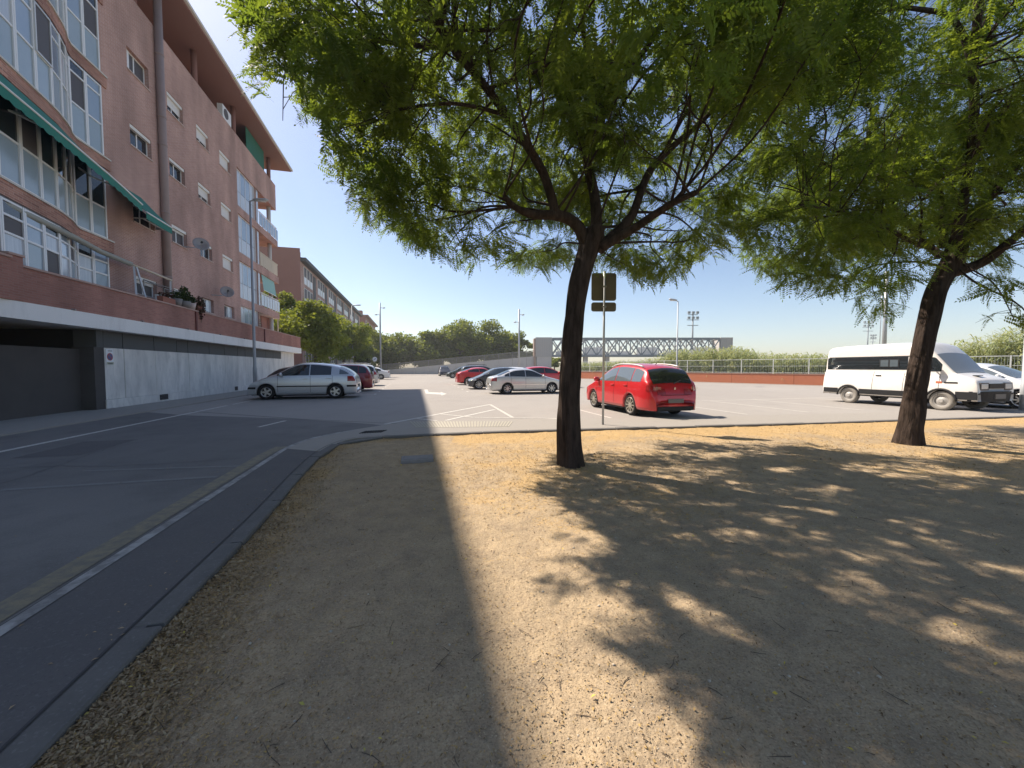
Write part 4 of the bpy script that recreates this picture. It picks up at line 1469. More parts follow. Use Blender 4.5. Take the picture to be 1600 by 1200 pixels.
# ================================================================ RAMP AND FOOTBRIDGE
YB = 85.0
rmp = thing('ramp', 'long pale concrete ramp with dark railing rising to the footbridge', 'ramp', (-12, YB, 0))
ORG[rmp.name] = (-12, YB, 0)


def rz(x):
    return .55 + (x + 32) / 37.3 * 3.45


xx = -34.0
while xx < 4.9:
    x2 = min(xx + 3.1, 5.0)
    MB().add([(xx + .02, YB, -.05), (x2 - .02, YB, -.05), (x2 - .02, YB, rz(x2)), (xx + .02, YB, rz(xx)), (xx + .02, YB + 3, -.05), (x2 - .02, YB + 3, -.05), (x2 - .02, YB + 3, rz(x2)), (xx + .02, YB + 3, rz(xx))],
             [(0, 1, 2, 3), (7, 6, 5, 4), (3, 2, 6, 7), (0, 3, 7, 4), (1, 5, 6, 2)]).build('concrete_panel', M['concrete_far'], rmp)
    rl = MB()
    rl.bar((xx, YB - .02, rz(xx) + 1.25), (x2, YB - .02, rz(x2) + 1.25), .09, .09)
    rl.bar((xx, YB - .02, rz(xx) + .12), (x2, YB - .02, rz(x2) + .12), .06, .06)
    rl.bar((xx + .05, YB - .02, rz(xx)), (xx + .05, YB - .02, rz(xx) + 1.25), .09, .09)
    q = xx
    while q < x2:
        rl.bar((q, YB - .02, rz(q) + .1), (q, YB - .02, rz(q) + 1.25), .045, .03)
        q += .11
    rl.build('railing', M['rail_dark'], rmp)
    xx += 3.1
br = thing('footbridge', 'grey steel lattice footbridge with pale boxed ends crossing beyond the fence', 'footbridge', (27, YB, 0))
ORG[br.name] = (27, YB, 0)
X0, X1, Z0, Z1 = 8.9, 45.8, 3.85, 8.05
DY = 3.0
for y_ in (YB, YB + DY):
    MB().box(X0, X1, y_ - .15, y_ + .15, Z1 - .42, Z1).build('top_chord', M['truss'], br)
    MB().box(X0, X1, y_ - .15, y_ + .15, Z0, Z0 + .45).build('bottom_chord', M['truss'], br)
    nb = 15
    w_ = (X1 - X0) / nb
    for k in range(nb + 1):
        x = X0 + k * w_
        MB().box(x - .09, x + .09, y_ - .1, y_ + .1, Z0 + .45, Z1 - .55).build('post', M['truss'], br)
    for k in range(nb):
        x = X0 + k * w_
        m_ = M['truss'] if y_ == YB else M['truss_light']
        MB().bar((x + .1, y_ - .02, Z0 + .45), (x + w_ - .1, y_ - .02, Z1 - .45), .24, .14, up=(0, 1, 0)).build('brace', m_, br)
        MB().bar((x + .1, y_ + .12, Z1 - .45), (x + w_ - .1, y_ + .12, Z0 + .45), .24, .14, up=(0, 1, 0)).build('brace', m_, br)
MB().box(X0, X1, YB + .16, YB + DY - .16, Z0 + .1, Z0 + .3).build('deck', M['truss_light'], br)
for k in range(nb + 1):
    MB().box(X0 + k * w_ - .06, X0 + k * w_ + .06, YB + .16, YB + DY - .16, Z1 - .3, Z1 - .15).build('roof_beam', M['truss_light'], br)
for k in range(6):
    MB().box(X0 + 1 + k * 6.2, X0 + 5.6 + k * 6.2, YB + DY - .5, YB + DY - .42, Z0 + .5, Z0 + 1.3 + .9 * (k % 2)).build('mesh_panel', M['band'], br)
tw_ = MB().box(5.2, 8.8, YB - .2, YB + DY + .2, Z0, Z1 + .05).build('end_box', M['bridge_mesh'], br)
for k in range(9):
    MB().box(5.3 + .4 * k, 5.36 + .4 * k, YB - .26, YB - .2, Z0 + .1, Z1).build('rib', M['truss_light'], tw_)
MB().box(5.4, 8.7, YB - .1, YB + DY, 0, Z0 - .01).build('end_pier', M['concrete_far'], br)
MB().box(4.8, 5.19, YB - .3, YB + DY, 1.5, Z1 - .2).build('end_cheek', M['truss_rust'], br)
tw_ = MB().box(45.9, 48.6, YB - .2, YB + DY + .2, Z0, Z1 + .02).build('end_box', M['truss_light'], br)
for k in range(7):
    MB().box(46 + .38 * k, 46.06 + .38 * k, YB - .26, YB - .2, Z0 + .1, Z1).build('rib', M['bridge_mesh'], tw_)
MB().box(46.2, 48.4, YB, YB + DY, 0, Z0 - .01).build('end_pier', M['concrete_far'], br)
MB().box(48.61, 50.6, YB, YB + DY, 3.9, 4.1).build('landing', M['truss'], br)
rl = MB()
for k in range(10):
    rl.box(48.65 + .21 * k, 48.70 + .21 * k, YB, YB + .05, 4.1, 5.4)
rl.box(48.62, 50.6, YB - .01, YB + .06, 5.4, 5.48)
rl.build('landing_railing', M['rail_dark'], br)
MB().box(49.6, 49.9, YB + 1, YB + 1.3, 0, 3.9).build('landing_post', M['truss'], br)
for x in (16.5, 21.3):
    MB().box(x - .45, x + .45, YB + .8, YB + 2.2, 0, Z0 - .01).build('bridge_pier', M['concrete_far'], br)

# ================================================================ ORANGE WALL, FENCE, REEDS
FA, FB = Vector((8.5, 52.5, 0)), Vector((44, 9.3, 0))
fu = (FB - FA).normalized()
fl_len = (FB - FA).length
fang = math.atan2(fu.y, fu.x)
wl = thing('garden_wall', 'low orange rendered wall round the far side of the car park', 'wall', FA, fang)
k = 0.0
while k < fl_len:
    MB().box(k + .012, min(k + 5.0, fl_len) - .012, 0, .25, -.05, .90).build('wall_panel', M['orange_wall'], wl)
    k += 5.0
MB().box(0, fl_len, -.03, .28, .902, .95).build('wall_cap', M['coping'], wl)
strip('fence_kerb', [FA - Vector((fu.y, -fu.x, 0)) * -.6, FB - Vector((fu.y, -fu.x, 0)) * -.6], 1.1, .012, M['pavement'])
fn = thing('mesh_fence', 'pale green metal mesh fence standing on the orange wall', 'fence', FA + Vector((0, 0, .95)), fang)
k = 0.0
while k < fl_len - .5:
    MB().box(k - .035, k + .035, .09, .16, 0, 1.32).build('post', M['fence_pale'], fn)
    x2 = min(k + 2.6, fl_len)
    pm = MB()
    pm.box(k + .05, x2 - .05, .1, .14, .06, .10).box(k + .05, x2 - .05, .1, .14, 1.25, 1.30).box(k + .05, x2 - .05, .11, .13, .65, .68)
    pn = pm.build('panel_frame', M['fence_pale'], fn)
    mm = MB()
    q = k + .15
    while q < x2 - .1:
        mm.box(q - .006, q + .006, .115, .127, .1, 1.25)
        q += .13
    mm.build('mesh_wires', M['fence_green'], pn, kind=None)
    k += 2.6


def reeds(n, depth0, depth1, hfun, name, label):
    u = rng.random(n)
    off = rng.uniform(depth0, depth1, n)
    along = u * (fl_len + 6) - 1
    base = np.stack([FA.x + fu.x * along - fu.y * off, FA.y + fu.y * along + fu.x * off, np.zeros(n)], 1)
    hh = hfun(along) * rng.uniform(.72, 1.12, n)
    vs, ts = [], []
    nl = 9
    lean = rng.normal(0, .08, (n, 2))
    for k in range(nl):
        f = .25 + .75 * k / (nl - 1)
        p = base.copy()
        p[:, 2] = hh * f
        p[:, :2] += lean * (hh * f)[:, None]
        a = rng.uniform(0, 6.28, n)
        L_ = rng.uniform(.35, .75, n)
        dx = np.stack([np.cos(a), np.sin(a), rng.uniform(.1, .9, n)], 1)
        wv = np.stack([-np.sin(a), np.cos(a), 0 * a], 1) * .035
        mid = p + dx * (L_ * .55)[:, None]
        tip = p + dx * L_[:, None]
        tip[:, 2] -= L_ * .55
        q1 = np.stack([p - wv * .6, p + wv * .6, mid + wv, mid - wv], 1)
        q2 = np.stack([mid - wv, mid + wv, tip + wv * .1, tip - wv * .1], 1)
        vs += [q1, q2]
        t = rng.random(n)
        ts += [np.repeat(t, 4), np.repeat(t, 4)]
    # stems
    st = np.zeros((n, 4, 3))
    st[:, 0] = base + [-.015, 0, 0]
    st[:, 1] = base + [.015, 0, 0]
    top = base.copy()
    top[:, 2] = hh
    top[:, :2] += lean * hh[:, None]
    st[:, 2] = top + [.006, 0, 0]
    st[:, 3] = top - [.006, 0, 0]
    vs.append(st)
    ts.append(np.repeat(rng.random(n), 4))
    v = np.concatenate([q.reshape(-1, 3) for q in vs])
    o = np_mesh(name, v, np.arange(len(v)).reshape(-1, 4), M['reed'], tint=np.concatenate(ts), kind='stuff')
    return tag(o, label, 'reeds')


ha = lambda a: np.interp(a, [0, 9, 11.5, 13, 20, 22, 27, 33, 34.5, 37, 60], [1.8, 2.0, 2.4, 3.05, 3.15, 2.45, 2.3, 2.5, 3.0, 3.75, 3.85])
reeds(7000, .5, 4.5, ha, 'reed_bed', 'dense pale green giant reeds growing behind the mesh fence')

# ================================================================ LAMPS, SIGNS, MASTS
def arm_lamp(name, base, h, head, label, rot, mat='lamp_grey', grp='street lamps with one arm', r=.075):
    l = thing(name, label, 'street lamp', base, rot, grp)
    MB().tube([(0, 0, 0), (0, 0, h * .12), (0, 0, h * .14), (0, 0, h)], [r * 1.6, r * 1.5, r * 1.15, r * .7], 12).build('pole', M[mat], l, smooth=True)
    MB().box(-r * 2.4, r * 2.4, -r * 2.4, r * 2.4, -.02, .04).build('base_plate', M[mat], l)
    MB().box(-r * .6, r * .6, -r * 1.62, -r * 1.3, .6, 1.0).build('hatch', M[mat], l)
    MB().tube([(0, 0, h - .02), (.12, 0, h + .06), (head * .35, 0, h + .10)], r * .55, 8).build('arm', M[mat], l, smooth=True)
    hd = MB()
    hd.lathe([(.001, -.5), (.06, -.5), (.14, -.42), (.17, 0), (.15, .35), (.07, .48), (.001, .5)], 14, 'x')
    hd.v = [(p[0] * head * .8 + head * .55, p[1], p[2] * .55 + h + .13 + p[0] * .08) for p in hd.v]
    ho = hd.build('lamp_head', M['lamp_pale'], l, smooth=True)
    MB().box(head * .3, head * .8, -.11, .11, h + .045, h + .065).build('lens', M['lens'], ho)
    return l


arm_lamp('street_lamp', W(27.0, -9.6), 11.6, 1.05, 'tall grey street lamp at the concrete wall of the brick building', AL)
arm_lamp('street_lamp', W(66, -9.6), 11.3, 1.5, 'street lamp rising past the roofline of the far brick block', AL)
q = G(1057, 601)
arm_lamp('street_lamp', (q.x, q.y, 0), 1.5 + (574 - 472) / 600 * q.y, .9, 'slim street lamp behind the red hatchback near the orange wall', math.pi + .2, 'lamp_pale', r=.06)


def twin_lamp(base, h, label):
    l = thing('column_lamp', label, 'lamp post', base, .2, 'slim column lamps with two small heads')
    MB().tube([(0, 0, 0), (0, 0, h)], [.17, .15], 12).build('column', M['lamp_pale'], l, smooth=True)
    for sx, z_ in ((1, h - 1.0), (-1, h - 2.4)):
        a = MB()
        a.tube([(0, 0, z_), (sx * .45, 0, z_ + .02)], .05, 8)
        a.build('arm', M['lamp_pale'], l)
        MB().lathe([(.001, -.12), (.22, -.1), (.3, 0), (.2, .1), (.001, .14)], 12, 'z', (sx * .75, 0, z_)).build('lamp_head', M['lamp_pale'], l, smooth=True)


twin_lamp(P(595, 574, 78).xy.to_3d(), 1.5 + 100 / 600 * 78, 'slim column lamp with two heads in front of the leftmost far tree')
twin_lamp(P(811, 574, 72).xy.to_3d(), 1.5 + 90 / 600 * 72, 'slim column lamp with two heads at the right end of the far trees')

# parking sign seen from behind
sb = G(942, 663.5, .045)
sp = thing('parking_sign', 'two grey sign plates seen from behind on a slim post by the pavement', 'sign', sb, .03)
MB().tube([(0, 0, 0), (0, 0, 3.86)], .028, 12).build('post', M['galv'], sp, smooth=True)


def rounded_plate(w, z0, z1, r, y0, y1):
    mb = MB()
    pts = []
    for cx, cz, a0 in ((w / 2 - r, z1 - r, 0), (-w / 2 + r, z1 - r, 90), (-w / 2 + r, z0 + r, 180), (w / 2 - r, z0 + r, 270)):
        for k in range(6):
            a = math.radians(a0 + 18 * k)
            pts.append((cx + r * math.cos(a), cz + r * math.sin(a)))
    n = len(pts)
    vs = [(x, y0, z) for x, z in pts] + [(x, y1, z) for x, z in pts]
    mb.add(vs, [tuple(range(n)), tuple(range(2 * n - 1, n - 1, -1))] + [(k, n + k, n + (k + 1) % n, (k + 1) % n) for k in range(n)])
    return mb


for z0, z1 in ((3.13, 3.82), (2.86, 3.09)):
    pl = rounded_plate(.63, z0, z1, .06, .035, .05).build('sign_plate', M['sign_back'], sp)
    rm = MB()
    rm.box(-.27, .27, .028, .036, z1 - .10, z1 - .07).box(-.27, .27, .028, .036, z0 + .06, z0 + .09)
    rm.build('stiffener', M['sign_back'], pl)
    MB().box(-.05, .05, -.032, .034, (z0 + z1) / 2 - .02, (z0 + z1) / 2 + .02).build('clamp', M['galv'], pl)

# post at the right edge with a small green and white sign
q = G(1599, 643)
rp = thing('lamp_post', 'thick pale post with small green and white sign at the right edge', 'post', (q.x, q.y, 0))
MB().tube([(0, 0, 0), (0, 0, .9), (0, 0, .93), (0, 0, 7.5)], [.105, .10, .082, .06], 14).build('pole', M['lamp_pale'], rp, smooth=True)
pl = MB().box(-.12, .12, -.105, -.09, 2.15, 2.72).build('sign_plate', M['sign_white'], rp)
MB().box(-.10, .10, -.11, -.106, 2.17, 2.40).build('sign_field', M['sign_green'], pl)
MB().box(-.09, .09, -.11, -.107, 2.48, 2.54).build('sign_bar', M['sign_green'], pl)


def flood_mast(px, ytop, Y, w, label):
    q = P(px, 574, Y)
    h = H0 + (574 - ytop) / 600 * Y
    m_ = thing('floodlight_mast', label, 'floodlight mast', (q.x, q.y, 0), 0, 'sports floodlight masts beyond the bridge')
    MB().tube([(0, 0, 0), (0, 0, h)], [.38, .2], 10).build('mast', M['truss'], m_, smooth=True)
    for z_, ww in ((h - .3, w * .8), (h - 2.0, w), (h - 3.8, w * .9)):
        MB().box(-ww, ww, -.1, .1, z_ - .1, z_ + .1).build('cross_bar', M['truss'], m_)
    for k, z_ in ((0, h), (1, h - 1.7)):
        for j in range(-1, 2):
            MB().box(j * w * .7 - .4, j * w * .7 + .4, -.5, .1, z_, z_ + .75).build('floodlight', M['truss'], m_)


flood_mast(1081, 491, 128, 2.0, 'nearest floodlight mast, standing over the right end of the footbridge')
flood_mast(1354, 505, 180, 2.6, 'floodlight mast above the white van, taller of the distant pair')
flood_mast(1362, 525, 240, 2.0, 'smallest distant floodlight mast above the white van')
for px, yt, Y, r, lb in ((1380, 455, 62, .32, 'thick grey pole rising behind the white van'), (1373, 470, 62, .06, 'thin wire-like pole beside the thick grey pole')):
    q = P(px, 574, Y)
    MBp = MB().tube([(0, 0, 0), (0, 0, H0 + (574 - yt) / 600 * Y + 3)], [r, r * .8], 10)
    o = MBp.build('utility_pole', M['galv'], loc=(q.x, q.y, 0), smooth=True)
    tag(o, lb, 'pole')
tsn = thing('traffic_sign', 'small distant traffic sign between the parked cars and the trees', 'sign', P(586, 574, 70).xy.to_3d(), 0)
MB().tube([(0, 0, 0), (0, 0, 3.4)], .04, 8).build('post', M['galv'], tsn)
MB().lathe([(0, -.03), (.42, -.03), (.42, 0), (0, 0)], 20, 'y', (0, -.03, 3.0)).build('sign_disc', M['sign_white'], tsn)
MB().bar((-.2, -.07, 2.9), (.2, -.07, 3.1), .08, .02, up=(0, 1, 0)).build('sign_stroke', M['sign_blue'], tsn)


# ================================================================ VEHICLES
def sstep(x):
    x = min(max(x, 0), 1)
    return x * x * (3 - 2 * x)


class Car:
    def __init__(c, name, label, cat, mat, L, Wd, H, prof, belt, wb, xoff, R, glass='glass_car', WR=.70, zsill=.20, group=None, hood_k=.86, end=.78):
        c.L, c.W, c.H = L, Wd, H
        pr = [Vector((x, z, 0)) for x, z in prof]
        sm_ = chaikin(pr, 2)
        c.px = np.array([p.x for p in sm_])
        c.pz = np.array([p.y for p in sm_])
        c.px = np.maximum.accumulate(c.px + np.arange(len(c.px)) * 1e-5)
        c.belt = belt
        c.axles = (xoff - wb / 2, xoff + wb / 2)
        c.R = R
        c.AR = R * 1.14
        c.WRk = WR
        c.zsill = zsill
        c.hood_k = hood_k
        c.endk = end
        c.mat = MATS.get(mat) or M[mat]
        c.glass = M[glass]
        c.root = thing(name, label, cat, (0, 0, 0), 0, group)

    def zt(c, x):
        return float(np.interp(x, c.px, c.pz))

    def wp(c, x):
        u = min(max((c.L / 2 - abs(x)) / .55, 0), 1)
        return c.W / 2 * (c.endk + (1 - c.endk) * math.sqrt(max(0, 1 - (1 - u) ** 2)))

    def bl(c, x):
        return c.belt[0] + (c.belt[1] - c.belt[0]) * (c.L / 2 - x) / c.L     # front, rear

    def zb(c, x):
        z = c.zsill
        for a in c.axles:
            d = abs(x - a)
            if d < c.AR:
                z = max(z, c.R + math.sqrt(c.AR ** 2 - d * d) * 1.0)
        return z

    def sec(c, x):
        zt = c.zt(x)
        zs = min(c.bl(x), zt - .07)
        cw = min(.065, (zt - zs) * .45)
        wp = c.wp(x)
        ys = wp * (1 - .04 * ((zs - .58) / .4) ** 2)
        g = sstep((zt - zs - .08) / (c.H - c.bl(x) - .1))
        yr = ys * c.hood_k * (1 - g) + min(c.W / 2 * c.WRk, ys * .95) * g
        return zt, zs, cw, wp, ys, yr

    def yside(c, x, z):
        zt, zs, cw, wp, ys, yr = c.sec(x)
        if z <= zs:
            return wp * (1 - .04 * ((z - .58) / .4) ** 2)
        f = min((z - zs) / max(zt - cw - zs, 1e-4), 1)
        return ys + (yr - ys) * f + .022 * 4 * f * (1 - f) * min((zt - zs) / .4, 1)

    def top(c, x, fr):
        zt, zs, cw, wp, ys, yr = c.sec(x)
        return Vector((x, yr * fr, zt - cw * fr * fr))

    def body(c):
        st = set(float(v) for v in c.px)
        for a in c.axles:
            for k in range(15):
                st.add(a + c.AR * math.cos(math.pi * k / 14))
        for k in range(36):
            st.add(-c.L / 2 + .02 + (c.L - .04) * k / 35)
        st = sorted(st)
        q = [st[0]]
        for v in st[1:]:
            if v - q[-1] > .006:
                q.append(v)
        st = [v for v in q if -c.L / 2 <= v <= c.L / 2]
        rings = []
        for x in st:
            zt, zs, cw, wp, ys, yr = c.sec(x)
            zb = min(c.zb(x), zs - .03)
            r = []
            y0 = c.yside(x, zb)
            r.append((x, y0 - .12, zb))
            for k in range(9):
                z = zb + (zs - zb) * k / 8
                r.append((x, c.yside(x, z), z))
            for k in range(1, 7):
                z = zs + (zt - cw - zs) * k / 6
                r.append((x, c.yside(x, z), z))
            for k in range(1, 8):
                f = 1 - k / 7
                p = c.top(x, f)
                r.append((x, p.y, p.z))
            full = r + [(a, -b, d) for a, b, d in reversed(r[:-1])]
            rings.append(full)
        n = len(rings[0])
        vs = [p for r in rings for p in r]
        fs = [(i * n + k, (i + 1) * n + k, (i + 1) * n + k + 1, i * n + k + 1) for i in range(len(rings) - 1) for k in range(n - 1)]
        mb = MB().add(vs, fs)
        for ri, sg_ in ((0, -1), (len(rings) - 1, 1)):
            r = rings[ri]
            cz = sum(p[2] for p in r) / n
            ci = len(mb.v)
            mb.v.append((r[0][0] + .0 * sg_, 0, cz))
            for k in range(n):
                a, b = ri * n + k, ri * n + (k + 1) % n
                mb.f.append((a, b, ci) if sg_ > 0 else (b, a, ci))
        o = mb.build('body', c.mat, c.root, smooth=True)
        MB().box(-c.L / 2 + .15, c.L / 2 - .15, -c.W / 2 + .24, c.W / 2 - .24, c.zsill - .03, min(.62, c.H * .4)).build('underbody', M['black'], c.root)
        MB().box(c.axles[0] + c.AR + .02, c.axles[1] - c.AR - .02, -c.W / 2 + .05, c.W / 2 - .05, c.zsill - .05, c.zsill + .06).build('sill_trim', M['plastic'], c.root)
        return o

    def side_patch(c, name, x0, x1, zlo, zhi, mat, off=.006, sides=(1, -1), nx=16, nz=4, parent=None):
        out = []
        for sg_ in sides:
            mb = MB()
            vs = []
            for i in range(nx + 1):
                x = x0 + (x1 - x0) * i / nx
                a = zlo(x) if callable(zlo) else zlo
                b = zhi(x) if callable(zhi) else zhi
                b = max(a + .001, min(b, c.zt(x) - .05 if not callable(zhi) else b))
                for j in range(nz + 1):
                    z = a + (b - a) * j / nz
                    vs.append((x, sg_ * (c.yside(x, z) + off), z))
            m_ = nz + 1
            fs = [(i * m_ + j, (i + 1) * m_ + j, (i + 1) * m_ + j + 1, i * m_ + j + 1) for i in range(nx) for j in range(nz)]
            if sg_ > 0:
                fs = [tuple(reversed(f)) for f in fs]
            mb.add(vs, fs)
            out.append(mb.build(name, mat, parent or c.root, smooth=True))
        return out

    def top_patch(c, name, x0, x1, f0, f1, mat, off=.010, nx=14, ny=12, parent=None):
        mb = MB()
        vs = []
        for i in range(nx + 1):
            x = x0 + (x1 - x0) * i / nx
            for j in range(ny + 1):
                f = f0 + (f1 - f0) * j / ny
                p = c.top(x, f)
                e = .01
                dx = c.top(x + e, f) - c.top(x - e, f)
                dy = c.top(x, f + .02) - c.top(x, f - .02)
                nrm = dx.cross(dy)
                nrm.normalize()
                if nrm.z < 0:
                    nrm = -nrm
                vs.append(tuple(p + nrm * off))
        m_ = ny + 1
        mb.add(vs, [(i * m_ + j, (i + 1) * m_ + j, (i + 1) * m_ + j + 1, i * m_ + j + 1) for i in range(nx) for j in range(ny)])
        return mb.build(name, mat, parent or c.root, smooth=True)

    def windows(c, pillars, ws, rw, zlo=.03, zhi=.10, glass=None, hi=None):
        g = glass or c.glass
        lo = lambda x: c.bl(x) + zlo

        def hf(x):
            v = c.zt(x) - zhi
            if hi:
                v = min(v, hi)
            return max(v, lo(x) + .001)
        for a, b in zip(pillars, pillars[1:]):
            c.side_patch('side_window', a + .02, b - .02, lo, hf, g)
        if ws:
            c.top_patch('windscreen', ws[0], ws[1], -.93, .93, g)
        if rw:
            c.top_patch('rear_window', rw[0], rw[1], -.88, .88, g)

    def seams(c, xs_):
        for x in xs_:
            c.side_patch('door_seam', x - .006, x + .006, c.zsill + .1, c.bl(x), M['plastic'], .003, nx=1, nz=8)

    def handles(c, xs_, dz=-.12, mat=None):
        for x in xs_:
            z = c.bl(x) + dz
            for sg_ in (1, -1):
                y = sg_ * (c.yside(x, z) + .018)
                MB().box(x - .09, x + .09, y - .018, y + .018, z - .018, z + .018).build('door_handle', mat or c.mat, c.root, bevel=.008)

    def mirrors(c, x, mat=None):
        for sg_ in (1, -1):
            z = c.bl(x) + .07
            y = c.yside(x, z)
            mb = MB().lathe([(.001, -.1), (.07, -.09), (.085, 0), (.07, .09), (.001, .1)], 12, 'y')
            mb.v = [(p[0] * .7 + x, p[1] + sg_ * (y + .13), p[2] + z) for p in mb.v]
            m_ = mb.build('mirror', mat or c.mat, c.root, smooth=True)
            MB().box(x - .03, x + .03, min(sg_ * y, sg_ * (y + .06)), max(sg_ * y, sg_ * (y + .06)), z - .03, z + .01).build('mirror_arm', M['plastic'], m_)

    def wheels(c, rim='rim', tyre='tyre', spokes=8, w=.20, rimk=.66, steel=False, inset=.035):
        for ax in c.axles:
            for sg_ in (1, -1):
                yo = sg_ * (c.W / 2 - inset)
                yi = sg_ * (c.W / 2 - inset - w)
                R = c.R
                s_ = (yo - yi)
                wh = MB().lathe([(R * rimk, yi), (R * .93, yi), (R, yi + s_ * .18), (R, yi + s_ * .82), (R * .93, yo), (R * rimk * 1.02, yo), (R * rimk, yo - s_ * .15)], 30, 'y', (ax, 0, R))
                wo_ = wh.build('wheel', M[tyre], c.root, smooth=True)
                rm = MB()
                r = R * rimk
                yf = yo - s_ * .06
                if steel:
                    rm.lathe([(r, yo), (r * .94, yo - s_ * .02), (r * .86, yo - s_ * .25), (r * .55, yo - s_ * .12), (r * .4, yo - s_ * .05), (r * .3, yo + s_ * .06), (.001, yo + s_ * .06)], 24, 'y', (ax, 0, R))
                else:
                    rm.lathe([(r * 1.01, yo - s_ * .02), (r * .97, yo + s_ * .01), (r * .9, yo - s_ * .04), (r * .9, yo - s_ * .4)], 30, 'y', (ax, 0, R))
                    for k in range(spokes):
                        a = 2 * math.pi * k / spokes
                        d = Vector((math.cos(a), 0, math.sin(a)))
                        p0 = Vector((ax, yf, R)) + d * r * .1
                        p1 = Vector((ax, yf, R)) + d * r * .93
                        rm.bar(p0, p1, r * 1.15 / spokes * (1.5 if spokes < 7 else 1.25), s_ * .10, up=(0, 1, 0))
                    rm.lathe([(.001, yo), (r * .16, yo), (r * .2, yf)], 14, 'y', (ax, 0, R))
                rm.build('rim', M[rim], wo_, smooth=False)
                MB().lathe([(r * .9, yo - s_ * .35), (.001, yo - s_ * .35)], 20, 'y', (ax, 0, R)).build('brake_disc', M['black'], wo_)

    def lights(c, fz=(.56, .70), rz=(.78, .98), fl=.34, rl=.16, rear=True, front=True):
        L2 = c.L / 2
        if front:
            c.side_patch('headlight', L2 - fl, L2 - .03, lambda x: fz[0] + .0, lambda x: min(fz[1], c.zt(x) - .06) + .03 * (L2 - x), M['clear_lamp'], .008, nx=10)
        if rear:
            c.side_patch('taillight', -L2 + .02, -L2 + rl, rz[0], lambda x: min(rz[1], c.zt(x) - .02), M['red_lamp'], .009, nx=8)

    def plates(c, front=True, rear=True, zr=.55, zf=.42):
        L2 = c.L / 2
        if front:
            MB().box(L2 - .02, L2 + .012, -.26, .26, zf - .055, zf + .055).build('number_plate', M['plate'], c.root)
        if rear:
            MB().box(-L2 - .012, -L2 + .02, -.26, .26, zr - .055, zr + .055).build('number_plate', M['plate'], c.root)

    def grille(c, z0, z1, w):
        MB().box(c.L / 2 - .03, c.L / 2 + .008, -w, w, z0, z1).build('grille', M['black'], c.root)

    def place(c, s_, t_, heading, sc=1.0):
        """heading in street frame degrees: 0 = +t (away from building), 90 = +s"""
        c.root.location = W(s_, t_)
        c.root.rotation_euler = (0, 0, AL + math.radians(heading))
        c.root.scale = (sc, sc, sc)


def hatch_prof(L, H, hood=.92, cowl=.95, tail=.12, slope=.55, roof_front=.15, cowl_x=.95):
    l = L / 2
    return [(-l, .36), (-l + .01, .62), (-l + .04, .84), (-l + tail, 1.0), (-l + tail + slope * .55, H - .20), (-l + tail + slope, H - .06), (-l * .35, H), (roof_front - .35, H - .005),
            (roof_front + .12, H - .06), (cowl_x, cowl + .06), (cowl_x + .12, cowl), (l - .55, hood - .12), (l - .18, hood - .24), (l - .04, .52), (l, .30)]


GL = 'cars parked with their nose to the building'
GR = 'cars parked across the middle of the car park'
# silver hatchback at the concrete wall, side on
c = Car('parked_car', 'silver five-door hatchback with black side strips beside the concrete wall', 'car', 'car_silver', 4.2, 1.73, 1.50,
        [(-2.1, .36), (-2.09, .62), (-2.06, .86), (-1.99, 1.02), (-1.80, 1.20), (-1.52, 1.36), (-1.1, 1.47), (-.5, 1.54), (0, 1.545), (.3, 1.49), (1.12, 1.05), (1.26, .99), (1.62, .85), (1.93, .72), (2.06, .52), (2.1, .30)], (.93, 1.0), 2.61, .05, .31, group=GL)
c.body()
c.windows([-1.12, -.27, .98], (.30, 1.06), (-1.98, -1.42))
c.side_patch('quarter_window', -1.78, -1.42, lambda x: c.bl(x) + .05, lambda x: max(c.bl(x) + .051, min(c.zt(x) - .13, 1.30)), M['glass_pale'], .008)
c.seams([-1.15, -.30, .92])
c.handles([-1.0, -.12])
c.mirrors(.78)
c.side_patch('side_strip', -1.0, .95, .52, .565, M['plastic'], .012)
c.side_patch('bumper_strip', 1.72, 2.08, .44, .52, M['plastic'], .012)
c.side_patch('bumper_strip', -2.08, -1.72, .50, .58, M['plastic'], .012)
c.lights((.60, .76), (.74, .96), .5, .36)
c.wheels(spokes=5, rimk=.64)
c.plates()
c.grille(.36, .48, .5)
c.place(20.85, -5.12, 180, 1.13)
# dark car behind it, standing closer to the wall
c = Car('parked_car', 'dark maroon hatchback, mostly hidden behind the silver one at the wall', 'car', 'car_black', 4.0, 1.70, 1.46,
        hatch_prof(4.0, 1.46, .95, .98, .10, .6, .25, 1.05), (.92, .98), 2.5, .05, .30, group=GL)
c.body(); c.windows([-1.5, -.3, .95], (.33, 1.03), (-1.9, -1.45)); c.lights(); c.wheels(); c.mirrors(.75); c.seams([-.3, .9]); c.plates()
c.place(23.9, -5.6, 0, 1.08)
# dark red MPV
mp = lambda L, H: [(-L / 2, .36), (-L / 2 + .01, .62), (-L / 2 + .03, .85), (-L / 2 + .09, 1.05), (-L / 2 + .28, H - .22), (-L / 2 + .45, H - .06), (-L / 2 + .9, H), (-.2, H + .02), (.35, H - .04), (1.15, 1.06), (1.3, .99), (L / 2 - .5, .88), (L / 2 - .16, .72), (L / 2 - .03, .5), (L / 2, .3)]
c = Car('parked_car', 'dark red compact people carrier with its rear out of the shade', 'car', 'car_dkred', 4.2, 1.76, 1.60, mp(4.2, 1.58), (.98, 1.04), 2.6, .05, .31, group=GL)
c.body(); c.windows([-1.8, -1.35, -.3, 1.0], (.42, 1.14), (-2.02, -1.76)); c.lights(rz=(.72, 1.08), rl=.22); c.wheels(); c.mirrors(.85); c.seams([-1.1, -.3, .9]); c.handles([-1.0, -.1]); c.plates()
c.place(26.3, -4.85, 180, 1.08)
